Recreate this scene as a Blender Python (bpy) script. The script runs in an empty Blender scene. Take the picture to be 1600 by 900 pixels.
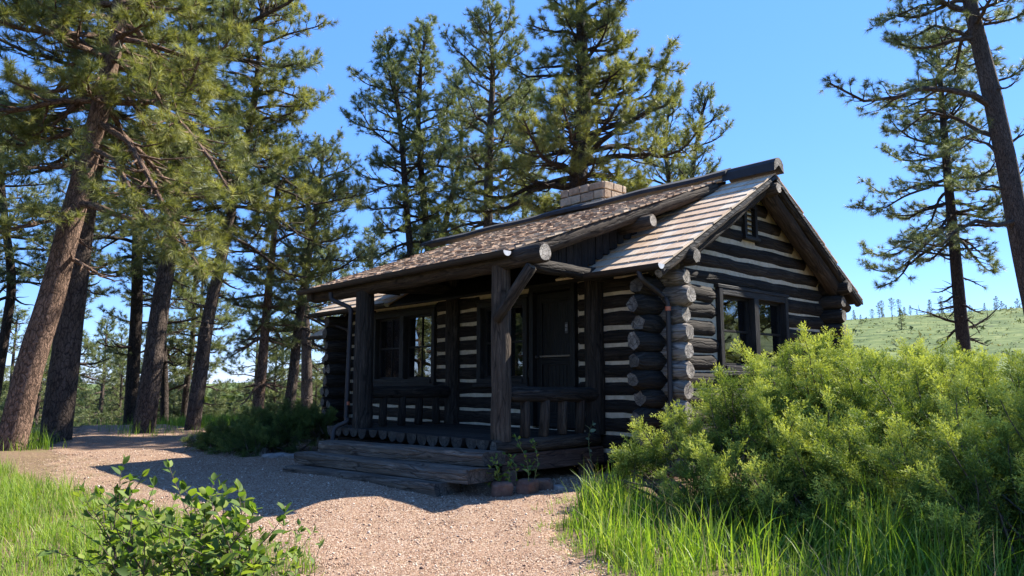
import bpy, math, random
import numpy as np
from mathutils import Vector, Matrix, noise as mnoise
R = math.radians
random.seed(7); rs = np.random.RandomState(11)
scene = bpy.context.scene
col = scene.collection

# ------------------------------------------------------------------ camera numbers
CAM = np.array([6.290, -5.511, 0.632]); YAW = 0.836; PIT = 0.128; FPX = 1145.0
_fw = np.array([-math.sin(YAW)*math.cos(PIT), math.cos(YAW)*math.cos(PIT), math.sin(PIT)])
_rt = np.array([math.cos(YAW), math.sin(YAW), 0.0]); _up = np.cross(_rt, _fw)
_fh = np.array([-math.sin(YAW), math.cos(YAW), 0.0])
def ray(u, v): return _fw + _rt*(u-800)/FPX - _up*(v-450)/FPX
def at(u, v, d):
    k = ray(u, v); return CAM + k*(d/(k@_fh))
def onp(u, v, X=None, Y=None, Z=None):
    k = ray(u, v)
    t = (X-CAM[0])/k[0] if X is not None else (Y-CAM[1])/k[1] if Y is not None else (Z-CAM[2])/k[2]
    return CAM + k*t

# ------------------------------------------------------------------ terrain
def sst(a, b, x):
    t = np.clip((x-a)/(b-a), 0, 1); return t*t*(3-2*t)
def H(x, y):
    x = np.asarray(x, float); y = np.asarray(y, float)
    q = (x*0.75 - (y+1)*0.66)
    h = -0.53 - 0.035*np.clip(q-0.5, 0, 9) - .03*sst(0, -5, x)
    r = np.hypot(x-2, y+2)
    b = np.degrees(np.arctan2(-(x-6.3), (y+5.5)))          # 0 = +Y, 90 = -X
    wh = sst(38, 27, b)*sst(-60, -30, b)                   # the grassy hill
    back = sst(-95, -140, b) + sst(140, 175, b)
    hill = (24+2.0*np.sin(x*.02+1))*sst(45, 290, r) + 5*sst(280, 700, r)
    drop = -0.16*np.clip(r-19, 0, 45) - .10*np.clip(r-64, 0, 230) + 8*sst(500, 1500, r)*(1+.4*np.sin(b*.22)) + 2*np.sin(x*.013)*sst(150,400,r)
    drop = drop + 26*sst(1300, 2600, r)*(.75+.25*np.sin(b*.31+1))
    side = np.clip(1-wh-back, 0, 1)
    h = h + wh*hill + side*drop
    h = h + 0.03*np.sin(x*1.3+.5)*np.sin(y*1.1) + .25*np.sin(x*.11)*np.sin(y*.13+1)*sst(14, 40, r)
    return h
def Hs(x, y): return float(H(x, y))
def ong(u, v):
    z = -0.55
    for _ in range(12):
        p = onp(u, v, Z=z); z = Hs(p[0], p[1])
    return p

# ------------------------------------------------------------------ materials
def mat(name):
    m = bpy.data.materials.new(name); m.use_nodes = True
    nt = m.node_tree; b = nt.nodes['Principled BSDF']
    return m, nt, b
def N(nt, t, **kw):
    n = nt.nodes.new(t)
    for k, v in kw.items():
        if k in n.inputs: n.inputs[k].default_value = v
        else: setattr(n, k, v)
    return n
def ramp(nt, fac, stops):
    r = nt.nodes.new('ShaderNodeValToRGB'); e = r.color_ramp.elements
    while len(e) < len(stops): e.new(.5)
    for i, (p, c) in enumerate(stops):
        e[i].position = p; e[i].color = (c[0], c[1], c[2], 1)
    nt.links.new(fac, r.inputs[0]); return r.outputs[0]
def mixc(nt, f, a, b, mode='MIX'):
    m = nt.nodes.new('ShaderNodeMix'); m.data_type = 'RGBA'; m.blend_type = mode
    for s, v in ((m.inputs[0], f), (m.inputs[6], a), (m.inputs[7], b)):
        if isinstance(v, bpy.types.NodeSocket): nt.links.new(v, s)
        elif isinstance(v, (int, float)): s.default_value = v
        else: s.default_value = (v[0], v[1], v[2], 1)
    return m.outputs[2]
def mapping(nt, src, scale):
    m = N(nt, 'ShaderNodeMapping'); m.inputs['Scale'].default_value = scale
    nt.links.new(src, m.inputs[0]); return m.outputs[0]
def noi(nt, vec, scale, detail=4, rough=.6):
    n = N(nt, 'ShaderNodeTexNoise'); n.inputs['Scale'].default_value = scale
    n.inputs['Detail'].default_value = detail; n.inputs['Roughness'].default_value = rough
    if vec: nt.links.new(vec, n.inputs['Vector'])
    return n.outputs[0]
def bump(nt, b, h, strength, dist):
    n = N(nt, 'ShaderNodeBump'); n.inputs['Strength'].default_value = strength; n.inputs['Distance'].default_value = dist
    nt.links.new(h, n.inputs['Height']); nt.links.new(n.outputs[0], b.inputs['Normal'])
def attr(nt, name='tint'):
    a = N(nt, 'ShaderNodeAttribute'); a.attribute_name = name; return a.outputs['Fac']
def coords(nt, which='UV'): return N(nt, 'ShaderNodeTexCoord').outputs[which]

def m_wood(name, dark, mid, light, rough=.75, grain=(2.2, 38), bs=.5, worn=.35):
    m, nt, b = mat(name); uv = coords(nt)
    g = noi(nt, mapping(nt, uv, (grain[0], grain[1], 1)), 1.0, 6, .65)
    c = ramp(nt, g, [(.32, dark), (.52, mid), (.72, light)])
    p = noi(nt, mapping(nt, uv, (1.1, 3, 1)), 1.7, 4)
    c = mixc(nt, ramp(nt, p, [(.42, (0, 0, 0)), (.68, (1, 1, 1))]), c, [x*.6 for x in mid])
    w = noi(nt, mapping(nt, uv, (2.5, 9, 1)), 1.0, 7, .72)          # worn stain showing greyer wood
    c = mixc(nt, ramp(nt, w, [(.54, (0, 0, 0)), (.66, (worn, worn, worn))]), c, [x*1.75 for x in light])
    kn = N(nt, 'ShaderNodeTexVoronoi'); kn.inputs['Scale'].default_value = 1; nt.links.new(mapping(nt, uv, (1.5, 4.2, 1)), kn.inputs['Vector'])   # knots
    c = mixc(nt, ramp(nt, kn.outputs[0], [(.05, (.85, .85, .85)), (.11, (0, 0, 0))]), c, [x*.5 for x in dark])
    t = attr(nt); c = mixc(nt, .6, c, mixc(nt, t, (.45, .45, .45), (1.35, 1.32, 1.27)), 'MULTIPLY')
    # long drying cracks
    k = N(nt, 'ShaderNodeTexVoronoi'); k.feature = 'DISTANCE_TO_EDGE'; k.inputs['Scale'].default_value = 1
    d = N(nt, 'ShaderNodeMixRGB'); d.blend_type = 'LINEAR_LIGHT'; d.inputs[0].default_value = .03; nt.links.new(uv, d.inputs[1])
    nn = N(nt, 'ShaderNodeTexNoise'); nn.inputs['Scale'].default_value = 9; nt.links.new(uv, nn.inputs['Vector']); nt.links.new(nn.outputs[1], d.inputs[2])
    nt.links.new(mapping(nt, d.outputs[0], (1.0, 15, 1)), k.inputs['Vector'])
    c = mixc(nt, ramp(nt, k.outputs[0], [(.0, (.9, .9, .9)), (.045, (0, 0, 0))]), c, [x*.35 for x in dark])
    nt.links.new(c, b.inputs['Base Color']); b.inputs['Roughness'].default_value = rough; b.inputs['Specular IOR Level'].default_value = .25
    kk = N(nt, 'ShaderNodeMath', operation='MINIMUM'); nt.links.new(k.outputs[0], kk.inputs[0]); kk.inputs[1].default_value = .12
    s = N(nt, 'ShaderNodeMath', operation='MULTIPLY_ADD'); nt.links.new(kk.outputs[0], s.inputs[0]); s.inputs[1].default_value = 5; nt.links.new(g, s.inputs[2])
    bump(nt, b, s.outputs[0], bs, .014)
    return m
M = {}
M['log'] = m_wood('stained_log', (.010, .0076, .0058), (.027, .0212, .0162), (.062, .050, .039), .9, (2.2, 38), .9)
M['post'] = m_wood('post_wood', (.026, .0190, .0135), (.060, .0445, .032), (.105, .080, .059), .9, (2.2, 38), .8)
M['beam'] = m_wood('beam_wood', (.022, .015, .0105), (.050, .035, .0245), (.09, .066, .048), .9, (2.2, 38), .8)
M['step'] = m_wood('step_timber', (.055, .042, .032), (.13, .10, .077), (.22, .175, .135), .9, (1.6, 26), .8)
M['sill'] = m_wood('sill_timber', (.035, .020, .015), (.08, .046, .033), (.12, .078, .06), .85)
M['stub'] = m_wood('sun_painted_log_stub', (.09, .076, .062), (.25, .215, .18), (.42, .38, .33), .9, (2.2, 38), .9)  # same dark log wood, lightened to paint in the sun's glare
M['board'] = m_wood('board_wood', (.008, .007, .0065), (.016, .014, .013), (.03, .026, .024), .8)
M['door'] = m_wood('door_wood', (.005, .005, .005), (.009, .0085, .008), (.015, .0135, .0125), .6)
M['frame'] = m_wood('window_wood', (.009, .008, .0075), (.018, .016, .015), (.032, .029, .026), .6, (2, 30), .3)
def m_end():
    m, nt, b = mat('cut_log_end'); o = coords(nt, 'Object')
    w = noi(nt, o, 26, 6, .75); w2 = noi(nt, o, 6, 3)
    c = ramp(nt, w, [(.3, (.08, .068, .055)), (.5, (.34, .30, .25)), (.7, (.60, .56, .49))])
    c = mixc(nt, ramp(nt, w2, [(.4, (.75, .75, .75)), (.62, (0, 0, 0))]), c, (.10, .085, .07))
    v = N(nt, 'ShaderNodeTexVoronoi'); v.feature = 'DISTANCE_TO_EDGE'; v.inputs['Scale'].default_value = 13; nt.links.new(o, v.inputs['Vector'])
    c = mixc(nt, ramp(nt, v.outputs[0], [(.0, (.95, .95, .95)), (.05, (0, 0, 0))]), c, (.02, .016, .013))
    t = attr(nt); c = mixc(nt, 1.0, c, mixc(nt, t, (.12, .11, .10), (1.25, 1.23, 1.2)), 'MULTIPLY')
    nt.links.new(c, b.inputs['Base Color']); b.inputs['Roughness'].default_value = .92
    bump(nt, b, w, .9, .015); return m
M['end'] = m_end()
def m_simple(name, c0, c1, scale, rough=.8, bs=.3, bd=.01, metal=0, co='Object', detail=5):
    m, nt, b = mat(name); o = coords(nt, co)
    n = noi(nt, o, scale, detail, .65)
    nt.links.new(ramp(nt, n, [(.3, c0), (.7, c1)]), b.inputs['Base Color'])
    b.inputs['Roughness'].default_value = rough; b.inputs['Metallic'].default_value = metal
    bump(nt, b, n, bs, bd); return m
M['chink'] = m_simple('lime_chinking', (.38, .31, .21), (.56, .47, .34), 14, .9, .5, .012)
M['gutter'] = m_simple('brown_gutter_metal', (.015, .0105, .009), (.028, .020, .017), 7, .65, .1, .004)
M['gut_in'] = m_simple('gutter_end_metal', (.45, .45, .46), (.65, .65, .66), 12, .5, .1, .004)
M['strap'] = m_simple('copper_strap', (.34, .085, .035), (.45, .12, .05), 20, .5, .1, .004)
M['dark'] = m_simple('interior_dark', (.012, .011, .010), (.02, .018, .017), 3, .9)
M['tar'] = m_simple('ridge_wood', (.010, .010, .012), (.026, .026, .030), 6, .8, .5, .02)
M['rock'] = m_simple('grey_rock', (.16, .13, .11), (.36, .31, .27), 9, .9, .8, .03)
M['redrock'] = m_simple('red_sandstone', (.07, .035, .025), (.17, .10, .07), 8, .95, .9, .03)
def m_stone():
    m, nt, b = mat('chimney_sandstone'); o = coords(nt, 'Object')
    n = noi(nt, o, 11, 6, .7); t = attr(nt)
    c = mixc(nt, t, ramp(nt, n, [(.3, (.20, .13, .08)), (.7, (.37, .26, .17))]), ramp(nt, n, [(.3, (.28, .21, .14)), (.7, (.46, .37, .27))]))
    nt.links.new(c, b.inputs['Base Color']); b.inputs['Roughness'].default_value = .9
    bump(nt, b, n, .9, .03); return m
M['stone'] = m_stone()
M['mortar'] = m_simple('mortar', (.10, .08, .065), (.16, .13, .11), 20, .95)
def m_shake(name, a, b_, c_):
    m, nt, b = mat(name); uv = coords(nt); t = attr(nt)
    g = noi(nt, mapping(nt, uv, (3, 60, 1)), 1, 5, .7)
    base = ramp(nt, t, [(0, a), (.5, b_), (1, c_)])
    c = mixc(nt, .75, base, ramp(nt, g, [(.3, (.45, .40, .36)), (.65, (1.1, 1.1, 1.1))]), 'MULTIPLY')
    nt.links.new(c, b.inputs['Base Color']); b.inputs['Roughness'].default_value = .85
    bump(nt, b, g, .6, .006); return m
M['shake'] = m_shake('cedar_shingle_light', (.45, .28, .16), (.58, .42, .275), (.66, .55, .41))
M['shake2'] = m_shake('cedar_shingle_brown', (.28, .155, .09), (.49, .33, .21), (.72, .57, .41))
def m_glass():
    m = bpy.data.materials.new('window_glass'); m.use_nodes = True; nt = m.node_tree; nt.nodes.clear()
    o = N(nt, 'ShaderNodeOutputMaterial'); mx = N(nt, 'ShaderNodeMixShader'); tr = N(nt, 'ShaderNodeBsdfTransparent'); gl = N(nt, 'ShaderNodeBsdfGlossy')
    tr.inputs[0].default_value = (.55, .57, .56, 1); gl.inputs['Roughness'].default_value = 0.01; gl.inputs[0].default_value = (.95, .97, 1, 1)
    fr = N(nt, 'ShaderNodeFresnel'); fr.inputs[0].default_value = 2.7
    n = noi(nt, coords(nt, 'Object'), 2.2, 1); bp = N(nt, 'ShaderNodeBump'); bp.inputs['Strength'].default_value = .08; bp.inputs['Distance'].default_value = .02
    nt.links.new(n, bp.inputs['Height']); nt.links.new(bp.outputs[0], gl.inputs['Normal'])
    nt.links.new(fr.outputs[0], mx.inputs[0]); nt.links.new(tr.outputs[0], mx.inputs[1]); nt.links.new(gl.outputs[0], mx.inputs[2]); nt.links.new(mx.outputs[0], o.inputs[0])
    return m
M['glass'] = m_glass()
def m_leaf(name, a, b_, c_=None, trans=.35, rough=.5, spec=.3, tcol=None):
    m, nt, b = mat(name); t = attr(nt)
    stops = [(0, a), (1, b_)] if c_ is None else [(0, a), (.5, b_), (1, c_)]
    c = ramp(nt, t, stops)
    nt.links.new(c, b.inputs['Base Color']); b.inputs['Roughness'].default_value = rough
    b.inputs['Specular IOR Level'].default_value = spec
    tl = N(nt, 'ShaderNodeBsdfTranslucent'); mx = N(nt, 'ShaderNodeMixShader'); mx.inputs[0].default_value = trans
    c2 = mixc(nt, 1.0, c, tcol or (1.35, 1.3, .5), 'MULTIPLY')
    nt.links.new(c2, tl.inputs[0]); out = nt.nodes['Material Output']
    nt.links.new(b.outputs[0], mx.inputs[1]); nt.links.new(tl.outputs[0], mx.inputs[2]); nt.links.new(mx.outputs[0], out.inputs[0])
    return m
M['needle'] = m_leaf('pine_needles', (.058, .082, .038), (.150, .178, .076), (.31, .325, .155), .32, .5, .35, (1.2, 1.25, .6))
M['needle_g'] = m_leaf('pine_needles_fresh', (.070, .092, .032), (.195, .21, .066), (.37, .36, .13), .34, .5, .35, (1.25, 1.25, .5))
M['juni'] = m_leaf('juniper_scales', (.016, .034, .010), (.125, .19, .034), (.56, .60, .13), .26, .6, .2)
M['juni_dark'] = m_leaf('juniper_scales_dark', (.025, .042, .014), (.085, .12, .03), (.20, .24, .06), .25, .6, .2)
M['grass'] = m_leaf('green_grass', (.075, .145, .016), (.155, .265, .030), (.29, .36, .07), .44, .5, .3, (1.3, 1.3, .5))
M['straw'] = m_leaf('dry_grass', (.28, .21, .11), (.42, .34, .18), None, .3, .7, .2, (1, 1, 1))
M['leaf'] = m_leaf('broad_leaves', (.045, .085, .02), (.11, .175, .032), (.24, .29, .065), .42, .6, .25, (1.3, 1.4, .4))
M['leaf_pale'] = m_leaf('pale_leaves', (.12, .17, .09), (.22, .28, .16), (.32, .36, .24), .3, .4, .5, (1, 1.2, .5))
M['stem'] = m_simple('twig_bark', (.05, .035, .025), (.12, .085, .06), 30, .9)
M['gstem'] = m_simple('green_stem', (.10, .12, .04), (.18, .20, .07), 30, .7)
def m_bark(name, dark, mid, light, lift=1.0):
    m, nt, b = mat(name); uv = coords(nt)
    wv = N(nt, 'ShaderNodeTexNoise'); wv.inputs['Scale'].default_value = 7; wv.inputs['Detail'].default_value = 4; nt.links.new(uv, wv.inputs['Vector'])
    ad = N(nt, 'ShaderNodeMixRGB'); ad.blend_type = 'LINEAR_LIGHT'; ad.inputs[0].default_value = .085; nt.links.new(uv, ad.inputs[1]); nt.links.new(wv.outputs[1], ad.inputs[2])
    def cells(sc):
        mp = mapping(nt, ad.outputs[0], sc); v = N(nt, 'ShaderNodeTexVoronoi'); v.feature = 'DISTANCE_TO_EDGE'; v.inputs['Scale'].default_value = 1; nt.links.new(mp, v.inputs['Vector']); return v, mp
    v, mp = cells((5.2, 17, 1)); w, _ = cells((15, 46, 1))
    v2 = N(nt, 'ShaderNodeTexVoronoi'); v2.inputs['Scale'].default_value = 1; nt.links.new(mp, v2.inputs['Vector'])
    f = noi(nt, mapping(nt, uv, (22, 60, 1)), 1, 7, .75); g = noi(nt, mapping(nt, uv, (1.2, 3, 1)), 1, 4)
    plate = ramp(nt, f, [(.32, mid), (.66, light)])
    plate = mixc(nt, .35, plate, mixc(nt, v2.outputs[1], (.6, .58, .56), (1.3, 1.27, 1.24)), 'MULTIPLY')
    plate = mixc(nt, .6, plate, ramp(nt, g, [(.35, (.55, .52, .5)), (.65, (1.15, 1.15, 1.15))]), 'MULTIPLY')
    e = ramp(nt, v.outputs[0], [(.0, (.12, .12, .12)), (.13, (1, 1, 1))]); e2 = ramp(nt, w.outputs[0], [(.0, (.45, .45, .45)), (.12, (1, 1, 1))])
    c = mixc(nt, 1, e, e2, 'MULTIPLY'); c = mixc(nt, c, dark, plate)
    nt.links.new(c, b.inputs['Base Color']); b.inputs['Roughness'].default_value = .92; b.inputs['Specular IOR Level'].default_value = .15
    mm = N(nt, 'ShaderNodeMath', operation='MINIMUM'); nt.links.new(v.outputs[0], mm.inputs[0]); mm.inputs[1].default_value = .2
    s = N(nt, 'ShaderNodeMath', operation='MULTIPLY_ADD'); nt.links.new(mm.outputs[0], s.inputs[0]); s.inputs[1].default_value = 2.6; nt.links.new(f, s.inputs[2])
    s3 = N(nt, 'ShaderNodeMath', operation='MULTIPLY_ADD'); nt.links.new(w.outputs[0], s3.inputs[0]); s3.inputs[1].default_value = 1.2; nt.links.new(s.outputs[0], s3.inputs[2])
    bump(nt, b, s3.outputs[0], .9, .03*lift); return m
M['bark_red'] = m_bark('reddish_bark', (.038, .025, .019), (.175, .108, .076), (.37, .25, .185))
M['bark'] = m_bark('grey_brown_bark', (.025, .019, .016), (.105, .078, .062), (.20, .158, .13))
M['bark_dark'] = m_bark('dark_bark', (.018, .014, .012), (.060, .046, .038), (.115, .09, .076))

# ------------------------------------------------------------------ tagging
def tag(o, label=None, cat=None, group=None, kind=None):
    if label: o['label'] = label
    if cat: o['category'] = cat
    if group: o['group'] = group
    if kind: o['kind'] = kind
    return o
def empty(name, loc, label, cat, group=None):
    o = bpy.data.objects.new(name, None); col.objects.link(o); o.location = loc
    o.empty_display_size = .2
    return tag(o, label, cat, group)
def link(name, me, parent=None, loc=None):
    o = bpy.data.objects.new(name, me); col.objects.link(o)
    if loc is not None: o.location = loc
    if parent is not None: o.parent = parent
    return o

# ------------------------------------------------------------------ mesh builders
def np_mesh(name, V, F, mats, tint=None, uv=None, mi=None, smooth=None):
    """V (n,3); F (m,k) array; uv (m*k,2)"""
    me = bpy.data.meshes.new(name); V = np.asarray(V, np.float32); F = np.asarray(F, np.int32)
    n, (m, k) = len(V), F.shape
    me.vertices.add(n); me.vertices.foreach_set('co', V.ravel())
    me.loops.add(m*k); me.loops.foreach_set('vertex_index', F.ravel())
    me.polygons.add(m); me.polygons.foreach_set('loop_start', np.arange(0, m*k, k, dtype=np.int32))
    if tint is not None:
        a = me.attributes.new('tint', 'FLOAT', 'FACE'); a.data.foreach_set('value', np.asarray(tint, np.float32))
    if mi is not None: me.polygons.foreach_set('material_index', np.asarray(mi, np.int32))
    if smooth is not None: me.polygons.foreach_set('use_smooth', np.full(m, bool(smooth)))
    if uv is not None:
        l = me.uv_layers.new(name='UVMap'); l.data.foreach_set('uv', np.asarray(uv, np.float32).ravel())
    me.update(calc_edges=True)
    for x in (mats if isinstance(mats, (list, tuple)) else [mats]): me.materials.append(x)
    return me

class MB:
    def __init__(s): s.V = []; s.F = []; s.UV = []; s.MI = []; s.T = []; s.S = []
    def face(s, idx, uv, mi=0, t=.5, sm=False):
        s.F.append(idx); s.UV += uv; s.MI.append(mi); s.T.append(t); s.S.append(sm)
    def box(s, c, size, rot=None, mi=0, t=None, jit=0, uvo=None):
        """c centre, size full, rot 3x3 columns = local axes; uv.u runs along the longest side"""
        t = random.random() if t is None else t
        rot = np.eye(3) if rot is None else np.asarray(rot)
        sx, sy, sz = [x/2 for x in size]; b = len(s.V)
        P = []
        for i in range(8):
            p = np.array([sx*(1 if i & 1 else -1), sy*(1 if i & 2 else -1), sz*(1 if i & 4 else -1)])
            if jit: p = p + np.random.RandomState(int(b+i) % 99991).uniform(-jit, jit, 3)
            P.append(p); s.V.append(tuple(np.asarray(c)+rot@p))
        L = int(np.argmax(size)); ox, oy = (random.random()*9, random.random()*9) if uvo is None else uvo
        for f, ax in (((0, 2, 3, 1), 2), ((4, 5, 7, 6), 2), ((0, 1, 5, 4), 1), ((2, 6, 7, 3), 1), ((0, 4, 6, 2), 0), ((1, 3, 7, 5), 0)):
            o = [k for k in range(3) if k != ax]
            if L in o: ua = L; va = [k for k in o if k != L][0]
            else: ua, va = o
            s.face([b+k for k in f], [(P[k][ua]+ox, P[k][va]+oy+ax*.3) for k in f], mi, t)
    def tube(s, pts, rad, n=12, mi=0, capmi=None, t=None, wob=0.0, cap=True, cham=0.0, facet=0.0, half=None, capt=None, squash=1.0):
        pts = [np.asarray(p, float) for p in pts]; m = len(pts); rad = [rad]*m if np.isscalar(rad) else list(rad)
        t = random.random() if t is None else t; capt = random.uniform(.5, 1) if capt is None else capt
        capmi = mi if capmi is None else capmi
        T = [pts[min(i+1, m-1)]-pts[max(i-1, 0)] for i in range(m)]; T = [x/np.linalg.norm(x) for x in T]
        ref = np.array([0, 0, 1.]) if abs(T[0][2]) < .9 else np.array([1., 0, 0])
        u = np.cross(ref, T[0]); u /= np.linalg.norm(u)
        ox, oy = random.random()*9, random.random()*9; sd = random.random()*50
        rings = []; Ls = 0
        if cham:       # hewn ends: extra rings
            d0 = pts[1]-pts[0]; l0 = np.linalg.norm(d0); d1 = pts[-2]-pts[-1]; l1 = np.linalg.norm(d1)
            c0 = cham*random.uniform(.6, 1.4); c1 = cham*random.uniform(.6, 1.4)
            pts = [pts[0], pts[0]+d0*min(.6, c0/l0)] + pts[1:-1] + [pts[-1]+d1*min(.6, c1/l1), pts[-1]]
            k0, k1 = random.uniform(.62, .85), random.uniform(.62, .85)
            rad = [rad[0]*k0, rad[0]] + rad[1:-1] + [rad[-1], rad[-1]*k1]
            T = [T[0]]+T+[T[-1]]; m += 2
        n0 = random.random()*6.28
        fj = [1+facet*random.uniform(-1, .6) for _ in range(n)]; fj2 = [1+facet*random.uniform(-1, .6) for _ in range(n)]
        for i in range(m):
            if i: Ls += np.linalg.norm(pts[i]-pts[i-1])
            u = u-T[i]*(u@T[i]); u /= np.linalg.norm(u); w = np.cross(T[i], u)
            ring = []
            for j in range(n):
                a = 2*math.pi*j/n
                rr = rad[i]
                if wob:
                    q = mnoise.noise(Vector((Ls*1.6+sd, math.cos(a)*.8, math.sin(a)*.8)))+.35*mnoise.noise(Vector((Ls*6+sd, math.cos(a)*2, math.sin(a)*2)))
                    rr *= 1+wob*q
                if i == 0: rr *= fj[j]
                if i == m-1: rr *= fj2[j]
                ring.append(len(s.V)); s.V.append(tuple(pts[i]+rr*(math.cos(a)*u+math.sin(a)*squash*w)))
            rings.append((ring, Ls))
        R0 = max(rad)
        for i in range(m-1):
            (a, la), (b, lb) = rings[i], rings[i+1]
            for j in range(n):
                k = (j+1) % n; v0, v1 = 2*math.pi*R0*j/n+oy, 2*math.pi*R0*(j+1)/n+oy
                s.face([a[j], a[k], b[k], b[j]], [(la+ox, v0), (la+ox, v1), (lb+ox, v1), (lb+ox, v0)], mi, t, True)
        if cap:
            for (ring, L_), p, fl in ((rings[0], pts[0], True), (rings[-1], pts[-1], False)):
                vs = []
                for r_ in ring: vs.append(len(s.V)); s.V.append(s.V[r_])
                c = len(s.V); s.V.append(tuple(p))
                for j in range(n):
                    k = (j+1) % n; tri = [vs[j], vs[k], c] if not fl else [vs[k], vs[j], c]
                    s.face(tri, [(0, 0), (.1, 0), (0, .1)], capmi, capt)
    def quad(s, a, b, c, d, mi=0, t=.5):
        k = len(s.V); s.V += [tuple(a), tuple(b), tuple(c), tuple(d)]
        lu = np.linalg.norm(np.subtract(b, a)); lv = np.linalg.norm(np.subtract(d, a))
        s.face([k, k+1, k+2, k+3], [(0, 0), (lu, 0), (lu, lv), (0, lv)], mi, t)
    def prism(s, poly, d, mi=0, t=.5):
        """poly: list of 3D points (planar), extruded by vector d"""
        n = len(poly); k = len(s.V); d = np.asarray(d)
        s.V += [tuple(p) for p in poly]+[tuple(np.asarray(p)+d) for p in poly]
        s.face(list(range(k, k+n)), [(p[1], p[2]) for p in poly], mi, t); s.face(list(range(k+2*n-1, k+n-1, -1)), [(p[1], p[2]) for p in poly[::-1]], mi, t)
        for i in range(n):
            j = (i+1) % n; l = float(np.linalg.norm(np.subtract(poly[j], poly[i])))
            s.face([k+j, k+i, k+n+i, k+n+j], [(0, 0), (l, 0), (l, .1), (0, .1)], mi, t)
    def build(s, name, mats, parent=None, loc=(0, 0, 0), bevel=0):
        me = bpy.data.meshes.new(name)
        V = np.array(s.V)-np.array(loc)
        me.from_pydata([tuple(v) for v in V], [], s.F)
        l = me.uv_layers.new(name='UVMap'); l.data.foreach_set('uv', np.array(s.UV, np.float32).ravel())
        me.polygons.foreach_set('material_index', np.array(s.MI, np.int32)); me.polygons.foreach_set('use_smooth', np.array(s.S, bool))
        a = me.attributes.new('tint', 'FLOAT', 'FACE'); a.data.foreach_set('value', np.array(s.T, np.float32))
        for x in (mats if isinstance(mats, (list, tuple)) else [mats]): me.materials.append(x)
        me.update()
        o = link(name, me, parent, loc if parent is None else None)
        if bevel:
            b = o.modifiers.new('bevel', 'BEVEL'); b.width = bevel; b.segments = 2; b.limit_method = 'ANGLE'
        return o
def lerp(a, b, t): return np.asarray(a, float)*(1-t)+np.asarray(b, float)*t
def logpts(a, b, step=.18, bend=.006):
    a = np.asarray(a, float); b = np.asarray(b, float); L = np.linalg.norm(b-a); n = max(3, int(L/step)+1)
    sd = random.random()*30
    return [lerp(a, b, i/(n-1))+bend*np.array([mnoise.noise(Vector((i*.6+sd, 1.3, k*5.))) for k in range(3)])*(2 if 0 < i < n-1 else .5) for i in range(n)]
def log(mb, a, b, r, r2=None, wob=.055, cham=.05, facet=.10, n=14, mi=0, capmi=1, capt=None, step=.18, bend=.007, t=None):
    P = logpts(a, b, step, bend); r2 = r if r2 is None else r2
    mb.tube(P, [r+(r2-r)*i/(len(P)-1) for i in range(len(P))], n, mi, capmi, wob=wob, cham=cham, facet=facet, capt=capt, t=t)

# ================================================================== CABIN
D = 1.763; G = 4.11; YR = D+G/2; XC = .937; ZR = 3.52; XR = 1.42; ZME = 1.95; OV = .58; W = 2.992
SL = (ZR-ZME)/(G/2+OV)               # main roof slope
XL = -6.45
cabin = empty('log_cabin', (0, 0, 0), 'dark stained log cabin with pale chinking, cedar shingle roof and a front porch', 'cabin')
cabin.location = (0, 0, 0)
CS = .22
def roofz(y): return ZR - SL*abs(y-YR)

def intervals(a, b, holes):
    out = [(a, b)]
    for h0, h1 in holes:
        nxt = []
        for s, e in out:
            if h1 <= s or h0 >= e: nxt.append((s, e)); continue
            if h0 > s: nxt.append((s, h0))
            if h1 < e: nxt.append((h1, e))
        out = nxt
    return out
def slab(mb, axis, pos, a0, a1, z0, z1, holes, th=.15):
    A = sorted({a0, a1, *[h[0] for h in holes], *[h[1] for h in holes]}); Z = sorted({z0, z1, *[h[2] for h in holes], *[h[3] for h in holes]})
    for i in range(len(A)-1):
        for j in range(len(Z)-1):
            ca, cz = (A[i]+A[i+1])/2, (Z[j]+Z[j+1])/2
            if any(h[0] < ca < h[1] and h[2] < cz < h[3] for h in holes): continue
            if axis == 'x': mb.box((ca, pos, cz), (A[i+1]-A[i], th, Z[j+1]-Z[j]))
            else: mb.box((pos, ca, cz), (th, A[i+1]-A[i], Z[j+1]-Z[j]))

# openings: (a0, a1, z0, z1)
WF1 = (-5.42, -3.52, .58, 1.90); WF2 = (-2.42, -1.30, .58, 1.88); DR = (-1.24, -.36, .0, 1.95)
WG = (2.84, 4.66, .74, 1.90); VG = (3.55, 3.89, 2.64, 3.12)

def front_wall():
    mb = MB()
    holes = [WF1, WF2, DR]
    for k in range(-2, 10):
        z = .11+CS*k
        hs = [(h[0], h[1]) for h in holes if h[2]-.02 < z < h[3]+.05]
        x1 = XC+random.uniform(.33, .46) if k < 9 else 1.47
        x0 = XL-random.uniform(.25, .38)
        if k == 9:
            log(mb, (x0, D, 2.09), (x1, D, 2.10), .11, capt=.95); continue
        for s, e in intervals(x0, x1, hs):
            if e == x1:      # stub beyond the corner, sun glare painted in as paler wood and cap
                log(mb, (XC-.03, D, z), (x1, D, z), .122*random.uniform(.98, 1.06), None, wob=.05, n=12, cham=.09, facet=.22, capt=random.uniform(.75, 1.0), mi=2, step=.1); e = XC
            log(mb, (s, D, z), (e, D, z), .1155*random.uniform(.98, 1.03), None, wob=.04,  n=12, cham=.08 if e == x1 else .02, facet=.18, capt=random.uniform(.75, 1.0))
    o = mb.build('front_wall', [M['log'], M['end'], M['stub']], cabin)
    c = MB(); slab(c, 'x', D, XL+.02, XC-.08, -.40, 2.1, holes); c.build('chinking', M['chink'], o)
front_wall()
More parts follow.
